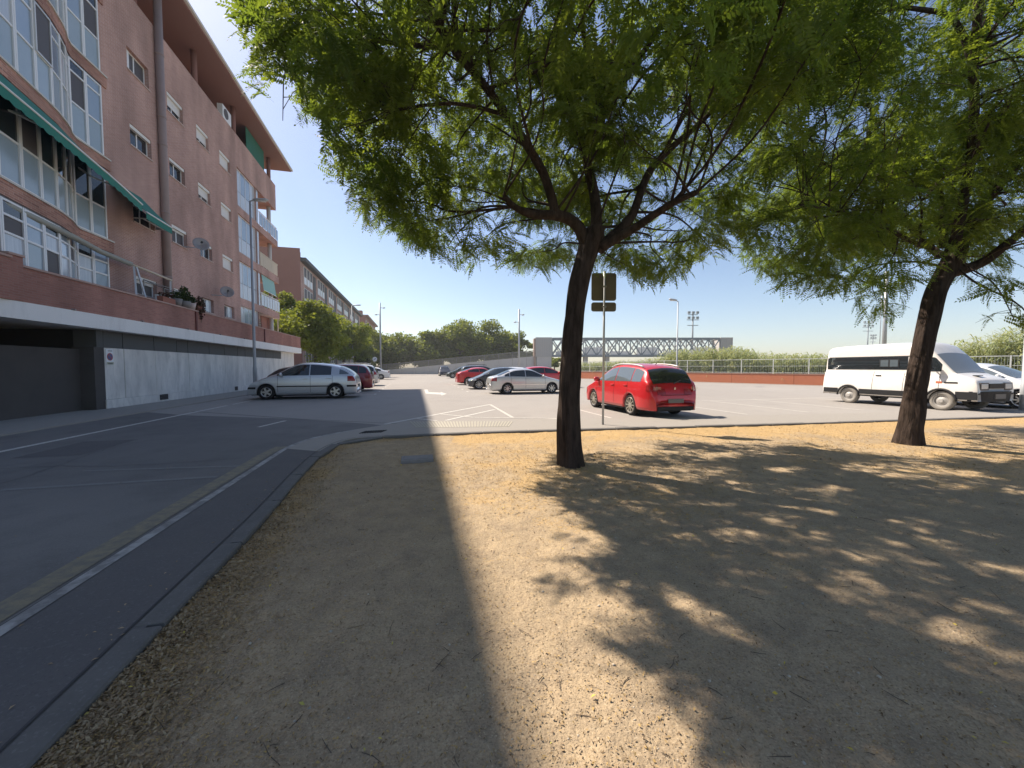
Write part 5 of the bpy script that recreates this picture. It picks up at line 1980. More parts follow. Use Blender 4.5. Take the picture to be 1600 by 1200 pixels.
# beige estate / MPV
c = Car('parked_car', 'beige estate car with red tail lamps, rear towards the lane', 'car', 'car_beige', 4.4, 1.76, 1.62, mp(4.4, 1.60), (.98, 1.04), 2.7, .05, .31, group=GL)
c.body(); c.windows([-1.95, -1.4, -.3, 1.05], (.45, 1.16), (-2.12, -1.86)); c.lights(rz=(.82, 1.08), rl=.26); c.wheels(); c.mirrors(.9); c.seams([-1.2, -.3, .95]); c.handles([-1.05, -.1]); c.plates()
for sg_ in (1, -1):
    MB().tube([(-1.6, sg_ * .58, 1.63), (-1.4, sg_ * .58, 1.67), (.1, sg_ * .58, 1.68), (.3, sg_ * .58, 1.64)], .018, 6).build('roof_rail', M['alu'], c.root)
c.place(33.9, -5.35, 180, 1.1)
# white saloon
sal = lambda L, H: [(-L / 2, .36), (-L / 2 + .01, .62), (-L / 2 + .03, .88), (-L / 2 + .08, .98), (-L / 2 + .5, 1.02), (-L / 2 + .62, 1.05), (-L / 2 + 1.15, H - .10), (-.45, H), (-.1, H - .01), (.25, H - .07), (1.0, .99), (1.12, .93), (L / 2 - .5, .82), (L / 2 - .16, .68), (L / 2 - .03, .5), (L / 2, .3)]
c = Car('parked_car', 'white saloon with small boot spoiler, farthest of the wall row', 'car', 'car_white', 4.4, 1.73, 1.44, sal(4.4, 1.43), (.90, .96), 2.6, .05, .30, group=GL)
c.body(); c.windows([-1.25, -.3, .92], (.30, .98), (-1.62, -1.1)); c.lights(); c.wheels(); c.mirrors(.75); c.seams([-1.1, -.3, .9]); c.plates()
MB().box(-2.2, -1.95, -.6, .6, 1.07, 1.10).build('spoiler', c.mat, c.root, bevel=.01)
for sg_ in (1, -1):
    MB().box(-2.1, -2.04, sg_ * .5 - .03, sg_ * .5 + .03, 1.0, 1.07).build('spoiler_leg', c.mat, c.root)
c.place(51, -5.4, 180, 1.08)

# silver liftback in the sun (right row), facing right
lb = [(-2.18, .36), (-2.17, .60), (-2.13, .84), (-2.05, .95), (-1.80, 1.00), (-1.66, 1.04), (-1.05, 1.30), (-.75, 1.38), (-.2, 1.41), (.1, 1.39), (.35, 1.32), (1.05, .97), (1.2, .92), (1.75, .80), (2.05, .66), (2.16, .5), (2.18, .3)]
c = Car('parked_car', 'silver liftback saloon in full sun left of the tree trunk', 'car', 'car_silver2', 4.36, 1.70, 1.41, lb, (.88, .95), 2.55, .03, .30, group=GR)
c.body(); c.windows([-1.42, -1.12, -.22, .96], (.40, 1.04), (-1.72, -1.05)); c.seams([-1.05, -.22, .9]); c.handles([-.95, -.08]); c.mirrors(.78)
c.side_patch('side_strip', -1.0, .95, .50, .53, M['chrome'], .010)
c.lights((.58, .72), (.70, .92), .4, .34); c.wheels(spokes=7, rimk=.66); c.plates()
c.place(21.72, 6.32, 0, 1.03)
# dark blue car facing the lane
c = Car('parked_car', 'dark blue hatchback facing the lane next to the silver liftback', 'car', 'car_dark', 4.15, 1.74, 1.44, hatch_prof(4.15, 1.44, .92, .95, .1, .6, .2, 1.05), (.90, .97), 2.6, .08, .32, glass='glass_pale', group=GR)
c.body(); c.windows([-1.5, -.3, .95], (.28, 1.03), (-1.95, -1.45)); c.seams([-.3, .9]); c.mirrors(.75); c.lights((.58, .74), (.72, .95), .5); c.wheels(spokes=10, rimk=.72); c.plates(); c.grille(.45, .62, .42)
c.place(26.75, 5.7, 180, 1.05)
# white car just behind
c = Car('parked_car', 'pale car whose roof shows between the dark blue and silver cars', 'car', 'car_white', 4.1, 1.72, 1.46, hatch_prof(4.1, 1.46), (.92, .98), 2.5, .05, .30, group=GR)
c.body(); c.windows([-1.5, -.3, .95], (.22, .97), (-1.9, -1.4)); c.lights(); c.wheels(); c.mirrors(.7); c.plates()
c.place(29.5, 7.1, 180, 1.05)
# red coupe-like hatch
c = Car('parked_car', 'bright red sloping-back hatchback beyond the dark blue car', 'car', 'car_red', 4.2, 1.75, 1.40,
        [(-2.1, .40), (-2.09, .64), (-2.05, .88), (-1.95, 1.0), (-1.55, 1.14), (-1.0, 1.33), (-.5, 1.40), (0, 1.39), (.25, 1.32), (.98, .97), (1.12, .92), (1.7, .80), (1.98, .64), (2.08, .48), (2.1, .3)], (.94, 1.02), 2.55, .05, .31, group=GR)
c.body(); c.windows([-1.25, -.35, .88], (.30, .96), (-1.75, -1.05)); c.lights((.56, .7), (.74, .95)); c.wheels(); c.mirrors(.72); c.seams([-.35, .85]); c.plates()
c.place(33.5, 5.75, 0, 1.08)
# dark SUV behind the red one
c = Car('parked_car', 'dark sport utility car with roof rails behind the red hatchback', 'car', 'car_black', 4.5, 1.82, 1.66, mp(4.5, 1.64), (1.02, 1.08), 2.7, .05, .34, group=GR)
c.body(); c.windows([-1.9, -1.35, -.3, 1.0], (.42, 1.14), (-2.15, -1.88)); c.lights(); c.wheels(); c.mirrors(.85); c.plates()
for sg_ in (1, -1):
    MB().tube([(-1.5, sg_ * .6, 1.67), (-1.3, sg_ * .6, 1.72), (.1, sg_ * .6, 1.72), (.3, sg_ * .6, 1.66)], .02, 6).build('roof_rail', M['plastic'], c.root)
c.place(37.0, 6.4, 0, 1.02)
# dark green hatch
c = Car('parked_car', 'dark green hatchback far down the lane facing left', 'car', 'car_green', 4.1, 1.72, 1.45, hatch_prof(4.1, 1.45), (.92, .98), 2.5, .05, .31, group=GR)
c.body(); c.windows([-1.5, -.3, .95], (.22, .97), (-1.9, -1.4)); c.lights(); c.wheels(); c.mirrors(.7); c.plates(); c.seams([-.3])
c.place(54.5, 6.6, 180, 1.15)
c = Car('parked_car', 'small black car farthest down the lane at the ramp', 'car', 'car_black', 3.9, 1.70, 1.6, mp(3.9, 1.58), (.98, 1.02), 2.4, .05, .32, group=GR)
c.body(); c.windows([-1.6, -.3, .95], (.42, 1.1), (-1.85, -1.6)); c.lights(); c.wheels(); c.plates()
c.place(68, 5.0, -90, 1.1)
# red car behind the silver liftback, facing right
c = Car('parked_car', 'red car behind the silver liftback, its nose cut by the tree trunk', 'car', 'car_red', 4.3, 1.75, 1.44, hatch_prof(4.3, 1.44, .92, .95, .1, .65, .05, .92), (.92, .98), 2.6, .05, .31, group=GR)
c.body(); c.windows([-1.5, -.35, .85], (.12, .90), (-2.0, -1.5)); c.lights(); c.wheels(); c.mirrors(.62); c.plates(); c.seams([-.35, .8])
c.place(27.5, 9.6, 0, 1.1)

# the big red MPV-hatch in the foreground of the car park, rear three quarter
al = [(-2.23, .38), (-2.22, .55), (-2.19, .72), (-2.12, .93), (-2.05, 1.06), (-1.86, 1.36), (-1.72, 1.49), (-1.35, 1.585), (-.6, 1.64), (.0, 1.63), (.42, 1.53), (1.25, 1.06), (1.42, .98), (1.85, .84), (2.1, .68), (2.2, .5), (2.23, .3)]
c = Car('parked_car', 'bright red family hatchback in the sun behind the sign post, rear towards us', 'car', 'car_red', 4.46, 1.77, 1.63, al, (.99, 1.06), 2.5, .10, .33, glass='glass_car', WR=.70, zsill=.24, end=.68)
c.body()
c.windows([-1.72, -1.18, -.22, 1.2], (.52, 1.24), None, .02, .12, glass=M['glass_pale'])
c.top_patch('rear_window', -2.06, -1.72, -.98, .98, M['glass_car'], .012, nx=18)
c.seams([-1.02, -.20, 1.05])
c.handles([-.9, -.08], -.10)
c.mirrors(.98)
for sg_ in (1, -1):
    c.side_patch('taillight', -2.21, -1.98, .80, lambda x: .98, M['red_lamp'], .010, sides=(sg_,), nx=10)
    MB().tube([(x, sg_ * (c.sec(x)[5] + .0), c.zt(x) + -.02) for x in np.linspace(-1.55, .35, 12)], .02, 8).build('roof_rail', M['alu'], c.root, smooth=True)
    for k in range(3):
        MB().box(-2.235, -2.2, sg_ * .62 - .12, sg_ * .62 + .12, .86 + .03 * k, .865 + .03 * k).build('taillight_trim', M['chrome'], c.root)
c.top_patch('tailgate_lamp', -2.185, -2.135, .50, .93, M['red_lamp'], .012, nx=4)
c.top_patch('tailgate_lamp', -2.185, -2.135, -.93, -.50, M['red_lamp'], .012, nx=4)
MB().box(-2.245, -2.15, -.60, .60, .24, .36).build('rear_valance', M['plastic'], c.root, bevel=.02)
MB().box(-2.255, -2.215, -.26, .26, .46, .58).build('number_plate', M['plate'], c.root, bevel=.01)
MB().box(-2.235, -2.21, -.48, .48, .69, .70).build('tailgate_seam', M['plastic'], c.root)
em = MB()
em.bar((-2.175, -.03, .86), (-2.175, .03, .86), .016, .014).bar((-2.17, -.03, .9), (-2.17, .03, .9), .016, .014).bar((-2.175, .03, .86), (-2.17, -.03, .9), .016, .014)
em.build('emblem', M['chrome'], c.root)
MB().bar((-2.115, 0, 1.02), (-2.02, -.32, 1.12), .02, .02).build('rear_wiper', M['plastic'], c.root)
MB().tube([(-1.2, 0, 1.56), (-1.28, 0, 1.63)], .012, 6).build('antenna', M['plastic'], c.root)
c.lights(rear=False)
c.wheels('rim_gold', spokes=10, rimk=.74, w=.21)
c.place(11.86, 7.36, 90, 1.0)

# white van
van = [(-2.45, .45), (-2.45, .9), (-2.44, 1.6), (-2.40, 2.15), (-2.30, 2.36), (-2.0, 2.44), (0, 2.47), (.75, 2.45), (1.0, 2.38), (1.28, 2.08), (1.36, 1.98), (1.80, 1.40), (1.92, 1.28), (2.30, 1.15), (2.42, 1.06), (2.455, .84), (2.46, .42)]
c = Car('white_van', 'old white high-roof van with dark window band behind the leaning tree', 'van', 'van_white', 4.92, 1.95, 2.46, van, (1.22, 1.40), 2.95, .10, .335, WR=.85, zsill=.38, hood_k=.94, end=.92)
c.body()
c.side_patch('window_band', -2.36, .56, lambda x: 1.41, lambda x: 1.90, M['glass_car'], .006, nx=24)
c.side_patch('roof_line', -2.42, 1.2, lambda x: 1.905, lambda x: 1.935, M['plastic'], .010, nx=24)
for sg_ in (1, -1):
    w_ = c.side_patch('sliding_window', -.35, .30, lambda x: 1.50, lambda x: 1.82, M['plastic'], .014, sides=(sg_,), nx=6)[0]
    c.side_patch('pane', -.31, -.05, lambda x: 1.53, lambda x: 1.79, M['glass_pale'], .020, sides=(sg_,), nx=4, parent=w_)
    c.side_patch('pane', 0.0, .26, lambda x: 1.53, lambda x: 1.79, M['glass_pale'], .020, sides=(sg_,), nx=4, parent=w_)
c.side_patch('front_door_window', .62, 1.52, lambda x: 1.36, lambda x: max(1.361, min(1.86, c.zt(x) - .16)), M['glass_car'], .008)
c.top_patch('windscreen', 1.33, 1.86, -.97, .97, M['glass_van'], .012)
c.side_patch('lower_strip', -2.40, c.axles[0] - c.AR - .02, lambda x: .42, lambda x: .62, M['plastic'], .012)
c.side_patch('lower_strip', c.axles[0] + c.AR + .02, c.axles[1] - c.AR - .02, lambda x: .42, lambda x: .62, M['plastic'], .012)
for a in c.axles:
    for sg_ in (1, -1):
        pts = [(a + (c.AR + .03) * math.cos(math.pi * k / 12), 0, c.R + (c.AR + .03) * math.sin(math.pi * k / 12)) for k in range(13)]
        MB().tube([(p[0], sg_ * (c.yside(p[0], max(p[2], .5)) + .01), p[2]) for p in pts], .035, 6).build('arch_trim', M['plastic'], c.root, smooth=True)
fb = MB()
n_ = 14
vs = []
for k in range(n_ + 1):
    f = -1 + 2 * k / n_
    x = 2.50 - .22 * abs(f) ** 4
    vs += [(x + .03, f * .96, .36), (x + .06, f * .96, .70), (x - .25, f * .93, .70), (x - .25, f * .93, .36)]
fb.add(vs, [(4 * k + j, 4 * k + 4 + j, 4 * k + 4 + (j + 1) % 4, 4 * k + (j + 1) % 4) for k in range(n_) for j in range(4)] + [(0, 1, 2, 3), (4 * n_ + 3, 4 * n_ + 2, 4 * n_ + 1, 4 * n_)])
fb.build('front_bumper', M['plastic'], c.root)
for sg_ in (1, -1):
    MB().box(1.95, 2.47, sg_ * .965 - .02, sg_ * .965 + .02, .42, .68).build('bumper_side', M['plastic'], c.root)
    MB().box(2.36, 2.475, sg_ * .60 - .17, sg_ * .60 + .17, .78, .96).build('headlight', M['clear_lamp'], c.root, bevel=.02)
    MB().box(2.37, 2.468, sg_ * .60 - .20, sg_ * .60 + .20, .75, .99).build('headlight_frame', M['mesh_dark'], c.root)
    z_ = .98
    MB().box(1.42, 1.58, sg_ * (c.yside(1.5, z_)) - .012, sg_ * (c.yside(1.5, z_)) + .012, z_ - .035, z_ + .035).build('indicator', M['amber_lamp'], c.root)
    c.side_patch('side_vent', 1.64, 1.98, lambda x: .95, lambda x: 1.005, M['plastic'], .010, sides=(sg_,))
MB().box(2.40, 2.482, -.38, .38, .80, .96).build('grille', M['black'], c.root, bevel=.01)
MB().box(2.54, 2.57, -.26, .26, .46, .62).build('number_plate', M['plate'], c.root)
MB().box(2.08, 2.22, -.42, -.18, 1.215, 1.235).build('bonnet_vent', M['plastic'], c.root)
MB().box(.35, .75, -.3, .3, 2.46, 2.54).build('roof_hatch', M['van_white'] if 'van_white' in M else MATS['van_white'], c.root, bevel=.03)
c.seams([-.52, .48, 1.50])
c.handles([-.35, .62], -.14, M['plastic'])
for sg_ in (1, -1):
    MB().box(1.28, 1.36, sg_ * 1.12 - .09, sg_ * 1.12 + .09, 1.42, 1.72).build('mirror', M['plastic'], c.root, bevel=.02)
    MB().bar((1.32, sg_ * .92, 1.45), (1.32, sg_ * 1.08, 1.5), .03).build('mirror_arm', M['plastic'], c.root)
c.wheels('steel_dusty', 'tyre_dusty', w=.2, rimk=.60, steel=True, inset=.03)
c.place(10.86, 18.74, -90, 1.0)
# white car beyond the van
c = Car('parked_car', 'white car at the right edge, next to the van behind the post', 'car', 'car_white', 4.2, 1.76, 1.58, mp(4.2, 1.56), (1.0, 1.06), 2.6, .05, .32, glass='glass_pale')
c.body(); c.windows([-1.8, -1.3, -.3, 1.0], (.42, 1.14), (-2.02, -1.76)); c.lights((.62, .80)); c.wheels(); c.mirrors(.85); c.plates(); c.grille(.4, .55, .45); c.seams([-.3, .95])
c.place(10.15, 21.65, -90, 1.07)


# ================================================================ TREES
def leaf_template(seed, pairs=12, L=.27):
    r = np.random.default_rng(seed)
    vs, fs = [], []

    def rach(f):
        return np.array([L * f * (1 - .12 * f), 0.03 * L * math.sin(3 * f + seed), -L * .36 * f ** 2])
    for a, b in ((0, .5), (.5, 1)):
        o = len(vs)
        p, q = rach(a), rach(b)
        w = np.array([0, .0016, 0])
        vs += [p - w, p + w, q + w * .6, q - w * .6]
        fs.append((o, o + 1, o + 2, o + 3))
    for k in range(pairs + 1):
        f = .16 + .84 * k / pairs
        base = rach(f)
        for sd in ((1, -1) if k < pairs else (0,)):
            l = L * .165 * (1 - .5 * abs(f - .45)) * r.uniform(.85, 1.12)
            d = np.array([.40, sd * .88, -.10 - .32 * r.random()]) if sd else np.array([1., 0, -.8])
            d = d / np.linalg.norm(d)
            u = np.cross(d, [0, 0, 1.0])
            u = u / np.linalg.norm(u)
            u = u + np.array([0, 0, r.normal(0, .25)])
            w = l * .205
            o = len(vs)
            vs += [base, base + d * l * .45 + u * w, base + d * l, base + d * l * .5 - u * w]
            fs.append((o, o + 1, o + 2, o + 3))
    return np.array(vs), np.array(fs)


TPL = [leaf_template(k, 10 + k % 3, .38) for k in range(6)]
LEAF_ME = []
for k, (v, f) in enumerate(TPL):
    for j in range(2):
        LEAF_ME.append(np_mesh('leaf', v, f, M['leaf'], tint=np.full(len(v), .15 + .5 * j + .04 * k), link=False))


def rot_batch(az_, pitch, roll):
    ca, sa, cp, sp_, cr, sr = np.cos(az_), np.sin(az_), np.cos(pitch), np.sin(pitch), np.cos(roll), np.sin(roll)
    n = len(az_)
    Rz = np.zeros((n, 3, 3)); Rz[:, 0, 0] = ca; Rz[:, 0, 1] = -sa; Rz[:, 1, 0] = sa; Rz[:, 1, 1] = ca; Rz[:, 2, 2] = 1
    Ry = np.zeros((n, 3, 3)); Ry[:, 0, 0] = cp; Ry[:, 0, 2] = sp_; Ry[:, 2, 0] = -sp_; Ry[:, 2, 2] = cp; Ry[:, 1, 1] = 1
    Rx = np.zeros((n, 3, 3)); Rx[:, 1, 1] = cr; Rx[:, 1, 2] = -sr; Rx[:, 2, 1] = sr; Rx[:, 2, 2] = cr; Rx[:, 0, 0] = 1
    return Rz @ Ry @ Rx


SH = np.array([SUN.x / -SUN.z, SUN.y / -SUN.z])
LIT = [[(672, 686), (740, 690), (752, 712), (770, 745), (850, 775), (905, 805), (985, 862), (950, 880), (800, 868), (790, 890), (860, 925), (930, 985), (990, 1040), (1040, 1090), (1150, 1230), (838, 1230), (700, 800)],
       [(1020, 915), (1110, 935), (1245, 1025), (1190, 1032), (1070, 970)],
       [(1270, 762), (1300, 756), (1350, 768), (1290, 776)], [(1320, 858), (1420, 875), (1400, 884), (1330, 876)], [(1180, 805), (1310, 838), (1290, 846), (1190, 820)],
       [(760, 668), (1390, 658), (1390, 684), (1230, 676), (1060, 676), (900, 672), (780, 690)]]
DAP = [(1130, 712, 40, 6), (1230, 735, 38, 6), (1370, 872, 40, 6), (1450, 716, 30, 4), (1400, 745, 26, 4), (1500, 762, 34, 5), (1560, 842, 36, 6), (1480, 880, 40, 7), (1050, 760, 34, 6), (1010, 705, 36, 5),
       (1060, 842, 36, 7), (1150, 835, 40, 7), (1250, 838, 40, 6), (1330, 906, 44, 8), (1410, 955, 44, 8), (1540, 885, 44, 7), (1340, 730, 26, 4), (1180, 775, 34, 5), (1560, 720, 26, 4), (1590, 770, 30, 5), (1100, 790, 32, 5), (1440, 820, 32, 5),
       (1290, 800, 30, 5), (960, 745, 30, 5), (1230, 960, 40, 8), (1490, 1000, 50, 10), (1560, 1060, 46, 11), (1150, 900, 36, 8), (1220, 690, 26, 4), (1500, 690, 24, 3.5), (1010, 800, 26, 5), (1390, 1060, 40, 10)]
LIT += [[(cx + rx * math.cos(k * .785), cy + ry * math.sin(k * .785)) for k in range(8)] for cx, cy, rx, ry in DAP]
LITW = [np.array([(G(x, y).x, G(x, y).y) for x, y in p]) for p in LIT]


def near_tree(label, base, trunk, limbs, clumps, sil, nleaf, seed, gaps=(), holes_=()):
    global rng
    rng = np.random.default_rng(seed)
    random.seed(seed)
    tr = thing('street_tree', label, 'tree', base, 0, 'feathery-leaved trees on the dirt ground')
    b = np.array(base)
    ORG[tr.name] = tuple(base)
    mb = MB()
    pts = chaikin([t[0] for t in trunk], 3)
    rs = np.interp(np.linspace(0, 1, len(pts)), np.linspace(0, 1, len(trunk)), [t[1] for t in trunk])
    na = 56
    vs = []
    for p, r in zip(pts, rs):
        an = np.arange(na) * 2 * math.pi / na
        wob = vnoise(8 + 1.6 * np.cos(an), 8 + 1.6 * np.sin(an) + p.z * .9, 1.0, seed) - .5
        rid = np.abs(vnoise(20 + an * 3.6 + .5 * np.sin(p.z * 2.2), np.full(na, 5 + p.z * 1.5), 1.0, seed + 1) - .5)
        # the seam is hidden by blending the ridges out near angle zero
        bl_ = np.minimum(1, np.minimum(an, 2 * math.pi - an) / .5)
        flare = .16 * math.exp(-max(0, p.z) / .10) * (vnoise(30 + 1.2 * np.cos(an), 30 + 1.2 * np.sin(an), 1.0, seed + 2))
        rr_ = r * (1 + .22 * wob + flare) + bl_ * (.055 * rid - .012)
        vs += [(p.x + rr_[k] * math.cos(an[k]), p.y + rr_[k] * math.sin(an[k]), p.z) for k in range(na)]
    nr = len(pts)
    mb.add(vs, [(i * na + k, i * na + (k + 1) % na, (i + 1) * na + (k + 1) % na, (i + 1) * na + k) for i in range(nr - 1) for k in range(na)])
    mb.build('trunk', M['bark'], tr, smooth=True)
    segs = []
    for lm in limbs:
        pts = chaikin([p for p, r in lm], 2)
        rs = np.interp(np.linspace(0, 1, len(pts)), np.linspace(0, 1, len(lm)), [r for p, r in lm])
        MB().tube(pts, list(rs), 10, wob=.06).build('limb', M['bark'], tr, smooth=True)
        segs += [(np.array(p), r) for p, r in zip(pts, rs)]
    SP_ = np.array([s_[0] for s_ in segs])
    SR_ = np.array([s_[1] for s_ in segs])
    # leaves
    C = np.array([c for c, r in clumps])
    CR = np.array([r for c, r in clumps])
    wgt = CR ** 2 / (CR ** 2).sum()
    ci = rng.choice(len(C), nleaf, p=wgt)
    d = rng.normal(size=(nleaf, 3))
    d /= np.linalg.norm(d, axis=1)[:, None]
    rad = rng.random(nleaf) ** .55
    pos = C[ci] + d * (CR[ci] * rad)[:, None] * np.array([1, 1, .62])
    az_ = np.arctan2(d[:, 1], d[:, 0]) + rng.normal(0, .8, nleaf)
    pit = np.clip(rng.normal(.32, .40, nleaf), -.4, 1.3)
    rol = rng.normal(0, .45, nleaf)
    R = rot_batch(az_, pit, rol)
    sc = rng.uniform(.75, 1.2, nleaf)
    mid = pos + (R @ np.array([.18, 0, -.03])) * sc[:, None]
    tip = pos + (R @ np.array([.31, 0, -.13])) * sc[:, None]
    keep = np.ones(nleaf, bool)
    for q in (mid, tip):
        px, py, dp = proj(q)
        ins = inpoly(px + rng.normal(0, 6, nleaf), py + rng.normal(0, 6, nleaf), sil)
        keep &= (ins | (dp < .3))
    px, py, dp = proj(mid)
    for g in holes_:
        keep &= ~((((px - g[0]) / g[2]) ** 2 + ((py - g[1]) / g[3]) ** 2 < 1) & (rng.random(nleaf) < .93))
    shx = mid[:, 0] + mid[:, 2] * SH[0]
    shy = mid[:, 1] + mid[:, 2] * SH[1]
    for k, poly in enumerate(LITW):
        keep &= ~(inpoly(shx + rng.normal(0, .03, nleaf), shy + rng.normal(0, .03, nleaf), poly) & (rng.random(nleaf) < (.97 if k != 5 else .9)))
    keep &= np.linalg.norm(mid - np.array([0, 0, H0]), axis=1) > 1.6
    for (xa, xb, ya, yb, dmin, pr_) in gaps:
        keep &= ~((px > xa) & (px < xb) & (py > ya) & (py < yb) & (mid[:, 1] < dmin) & (rng.random(nleaf) < pr_))
    pos, R, sc, mid, ci, px, py, dp = pos[keep], R[keep], sc[keep], mid[keep], ci[keep], px[keep], py[keep], dp[keep]
    n = len(pos)
    ctint = rng.random(len(C))
    tint = np.clip(ctint[ci] * .55 + rng.random(n) * .35 + .0 * pos[:, 2], 0, 1)
    tid = rng.integers(0, len(TPL), n)
    infr = (px > 5) & (px < 1595) & (py > 5) & (dp > .3)
    size = np.where(infr, sc / np.maximum(np.linalg.norm(mid - np.array([0, 0, H0]), axis=1), .3), 0)
    big = np.argsort(-size)[:300]
    isbig = np.zeros(n, bool)
    isbig[big] = True
    vs, fs, ts = [], [], []
    o_ = 0
    for k, (tv, tf) in enumerate(TPL):
        ix = np.where((tid == k) & ~isbig)[0]
        v = np.einsum('nij,vj->nvi', R[ix], tv) * sc[ix][:, None, None] + pos[ix][:, None, :] - b
        vs.append(v.reshape(-1, 3))
        m_ = len(tv)
        fs.append((tf[None] + (np.arange(len(ix)) * m_)[:, None, None]).reshape(-1, 4) + o_)
        o_ += len(ix) * m_
        ts.append(np.repeat(tint[ix], m_))
    np_mesh('foliage', np.concatenate(vs), np.concatenate(fs), M['leaf'], tr, tint=np.concatenate(ts), kind='stuff')
    for i in big:
        lo = bpy.data.objects.new('leaf', LEAF_ME[int(tid[i]) * 2 + int(tint[i] > .5)])
        COL.objects.link(lo)
        lo.parent = tr
        mm = Matrix([[*(R[i][r] * sc[i]), (pos[i] - b)[r]] for r in range(3)] + [[0, 0, 0, 1]])
        lo.matrix_basis = mm
    # thin branches from the limbs to the leaf clumps
    mb = MB()
    cnt = np.bincount(ci, minlength=len(C))
    for c_, r_, k_ in zip(C, CR, cnt):
        if k_ < 14:
            continue
        dd = np.linalg.norm(SP_ - c_, axis=1) + 1.2 * np.maximum(0, SP_[:, 2] - c_[2])
        cand = np.where(dd < dd.min() * 1.35 + .1)[0]
        j = int(random.choice(list(cand)))
        a = Vector(SP_[j])
        e = Vector(c_)
        ln = (e - a).length
        if ln > 2.6:
            continue
        k1 = Vector((random.uniform(-.3, .3), random.uniform(-.3, .3), random.uniform(-.1, .35))) * ln * .5
        k2 = Vector((random.uniform(-.3, .3), random.uniform(-.3, .3), random.uniform(-.1, .3))) * ln * .5
        r0 = min(.008 + .008 * ln, SR_[j] * .5)
        pts = chaikin([a, a.lerp(e, .35) + k1, a.lerp(e, .7) + k2, e], 2)
        mb.tube(pts, list(np.linspace(r0, .004, len(pts))), 5, False)
        for q in range(5):
            f = random.uniform(.4, .95)
            s0 = pts[int(f * (len(pts) - 1))]
            dv = Vector((random.uniform(-1, 1), random.uniform(-1, 1), random.uniform(-.5, .5))) * r_ * .8
            tp = s0 + dv
            qx, qy, qd = proj(np.array([tuple(tp)]))
            if not inpoly(qx, qy, sil)[0]:
                continue
            mb.tube([s0, s0 + dv * .5 + Vector((0, 0, .05)), tp], [.005, .004, .002], 4, False)
    mb.build('twigs', M['bark'], tr, smooth=True, kind='stuff')
    return tr, n


def limb_px(pts, y0):
    """limb through photograph points, each with its own depth and radius"""
    k = .76 if pts[0][0] > 1200 else 1.0
    return [(P(x, y, y0 + dy), r * k) for x, y, dy, r in pts]


# -- tree 1
Y1 = TREE1.y + .02
tk1 = [(P(893, 742, Y1), .24), (P(892, 722, Y1), .205), (P(889, 690, Y1), .185), (P(888, 640, Y1), .165), (P(892, 560, Y1), .150), (P(899, 480, Y1), .142), (P(910, 420, Y1), .148), (P(923, 380, Y1), .165), (P(930, 355, Y1), .12)]
lb1 = [
    limb_px([(918, 385, 0, .10), (900, 345, -.05, .088), (865, 334, -.15, .075), (838, 338, -.25, .055), (805, 326, -.35, .042), (787, 306, -.4, .032)], Y1),
    limb_px([(868, 335, -.15, .07), (860, 300, -.2, .066), (846, 262, -.3, .062), (800, 190, -.6, .055), (755, 130, -.85, .048), (705, 75, -1.1, .04), (680, 30, -1.3, .034), (640, -70, -1.6, .024)], Y1),
    limb_px([(926, 385, 0, .11), (934, 340, .1, .085), (926, 290, .3, .075), (914, 240, .5, .068), (902, 195, .7, .06), (872, 140, .9, .052), (830, 100, 1.1, .045), (790, 40, 1.3, .038), (755, -60, 1.6, .025)], Y1),
    limb_px([(915, 240, .5, .066), (935, 200, .5, .060), (944, 178, .55, .056), (925, 110, .5, .046), (908, 40, .4, .038), (912, 20, .35, .036), (898, -60, .2, .026)], Y1),
    limb_px([(875, 148, .9, .045), (871, 70, .7, .038), (868, -50, .4, .026)], Y1),
    limb_px([(942, 185, .55, .05), (955, 110, .9, .042), (960, 40, 1.1, .035), (972, -60, 1.4, .024)], Y1),
    limb_px([(946, 180, .55, .05), (985, 110, .2, .042), (1030, 45, -.2, .036), (1075, -40, -.6, .026)], Y1),
    limb_px([(936, 388, 0, .10), (985, 345, .1, .07), (998, 310, .2, .062), (1012, 270, .3, .056), (1040, 238, .4, .05), (1085, 200, .6, .042), (1122, 165, .8, .036), (1128, 110, 1.0, .028)], Y1),
    limb_px([(940, 385, 0, .09), (990, 358, -.2, .06), (1030, 330, -.5, .05), (1060, 312, -.8, .04), (1090, 300, -1.1, .03)], Y1),
    limb_px([(1035, 243, .4, .035), (1058, 200, .2, .028), (1075, 170, 0, .02)], Y1),
    limb_px([(790, 180, -.6, .03), (740, 165, -.9, .024), (690, 160, -1.2, .018), (600, 175, -1.5, .012)], Y1),
    limb_px([(705, 75, -1.1, .03), (640, 70, -1.5, .022), (560, 60, -1.9, .014)], Y1),
]
sil1 = [(340, -900), (352, 20), (358, 105), (372, 160), (405, 150), (432, 110), (462, 150), (470, 200), (500, 190), (505, 255), (515, 320), (545, 335), (572, 372), (610, 368), (650, 400), (690, 408), (722, 432), (760, 415), (800, 432), (850, 425), (880, 445), (898, 455),
        (915, 426), (968, 426), (1000, 462), (1040, 455), (1110, 412), (1150, 395), (1200, 405), (1260, 330), (1300, 200), (1380, -900)]
rng = np.random.default_rng(21)


def crown_clumps(n, cx, cy, cz, rx, ry, rz_, zmin, zcut, rmin=.34, rmax=.62):
    out = []
    while len(out) < n:
        d = rng.normal(size=3)
        d /= np.linalg.norm(d)
        r = rng.random() ** .45
        p = np.array([cx + d[0] * r * rx, cy + d[1] * r * ry, cz + d[2] * r * rz_])
        rr = math.hypot((p[0] - cx) / rx, (p[1] - cy) / ry)
        # underside of an umbrella crown: high near the stem, drooping at the rim
        if p[2] < zmin + zcut * (1 - rr ** 2):
            continue
        out.append((p, rng.uniform(rmin, rmax)))
    return out


cl1 = crown_clumps(250, .95, 5.7, 5.4, 4.6, 4.2, 3.0, 3.1, .85)
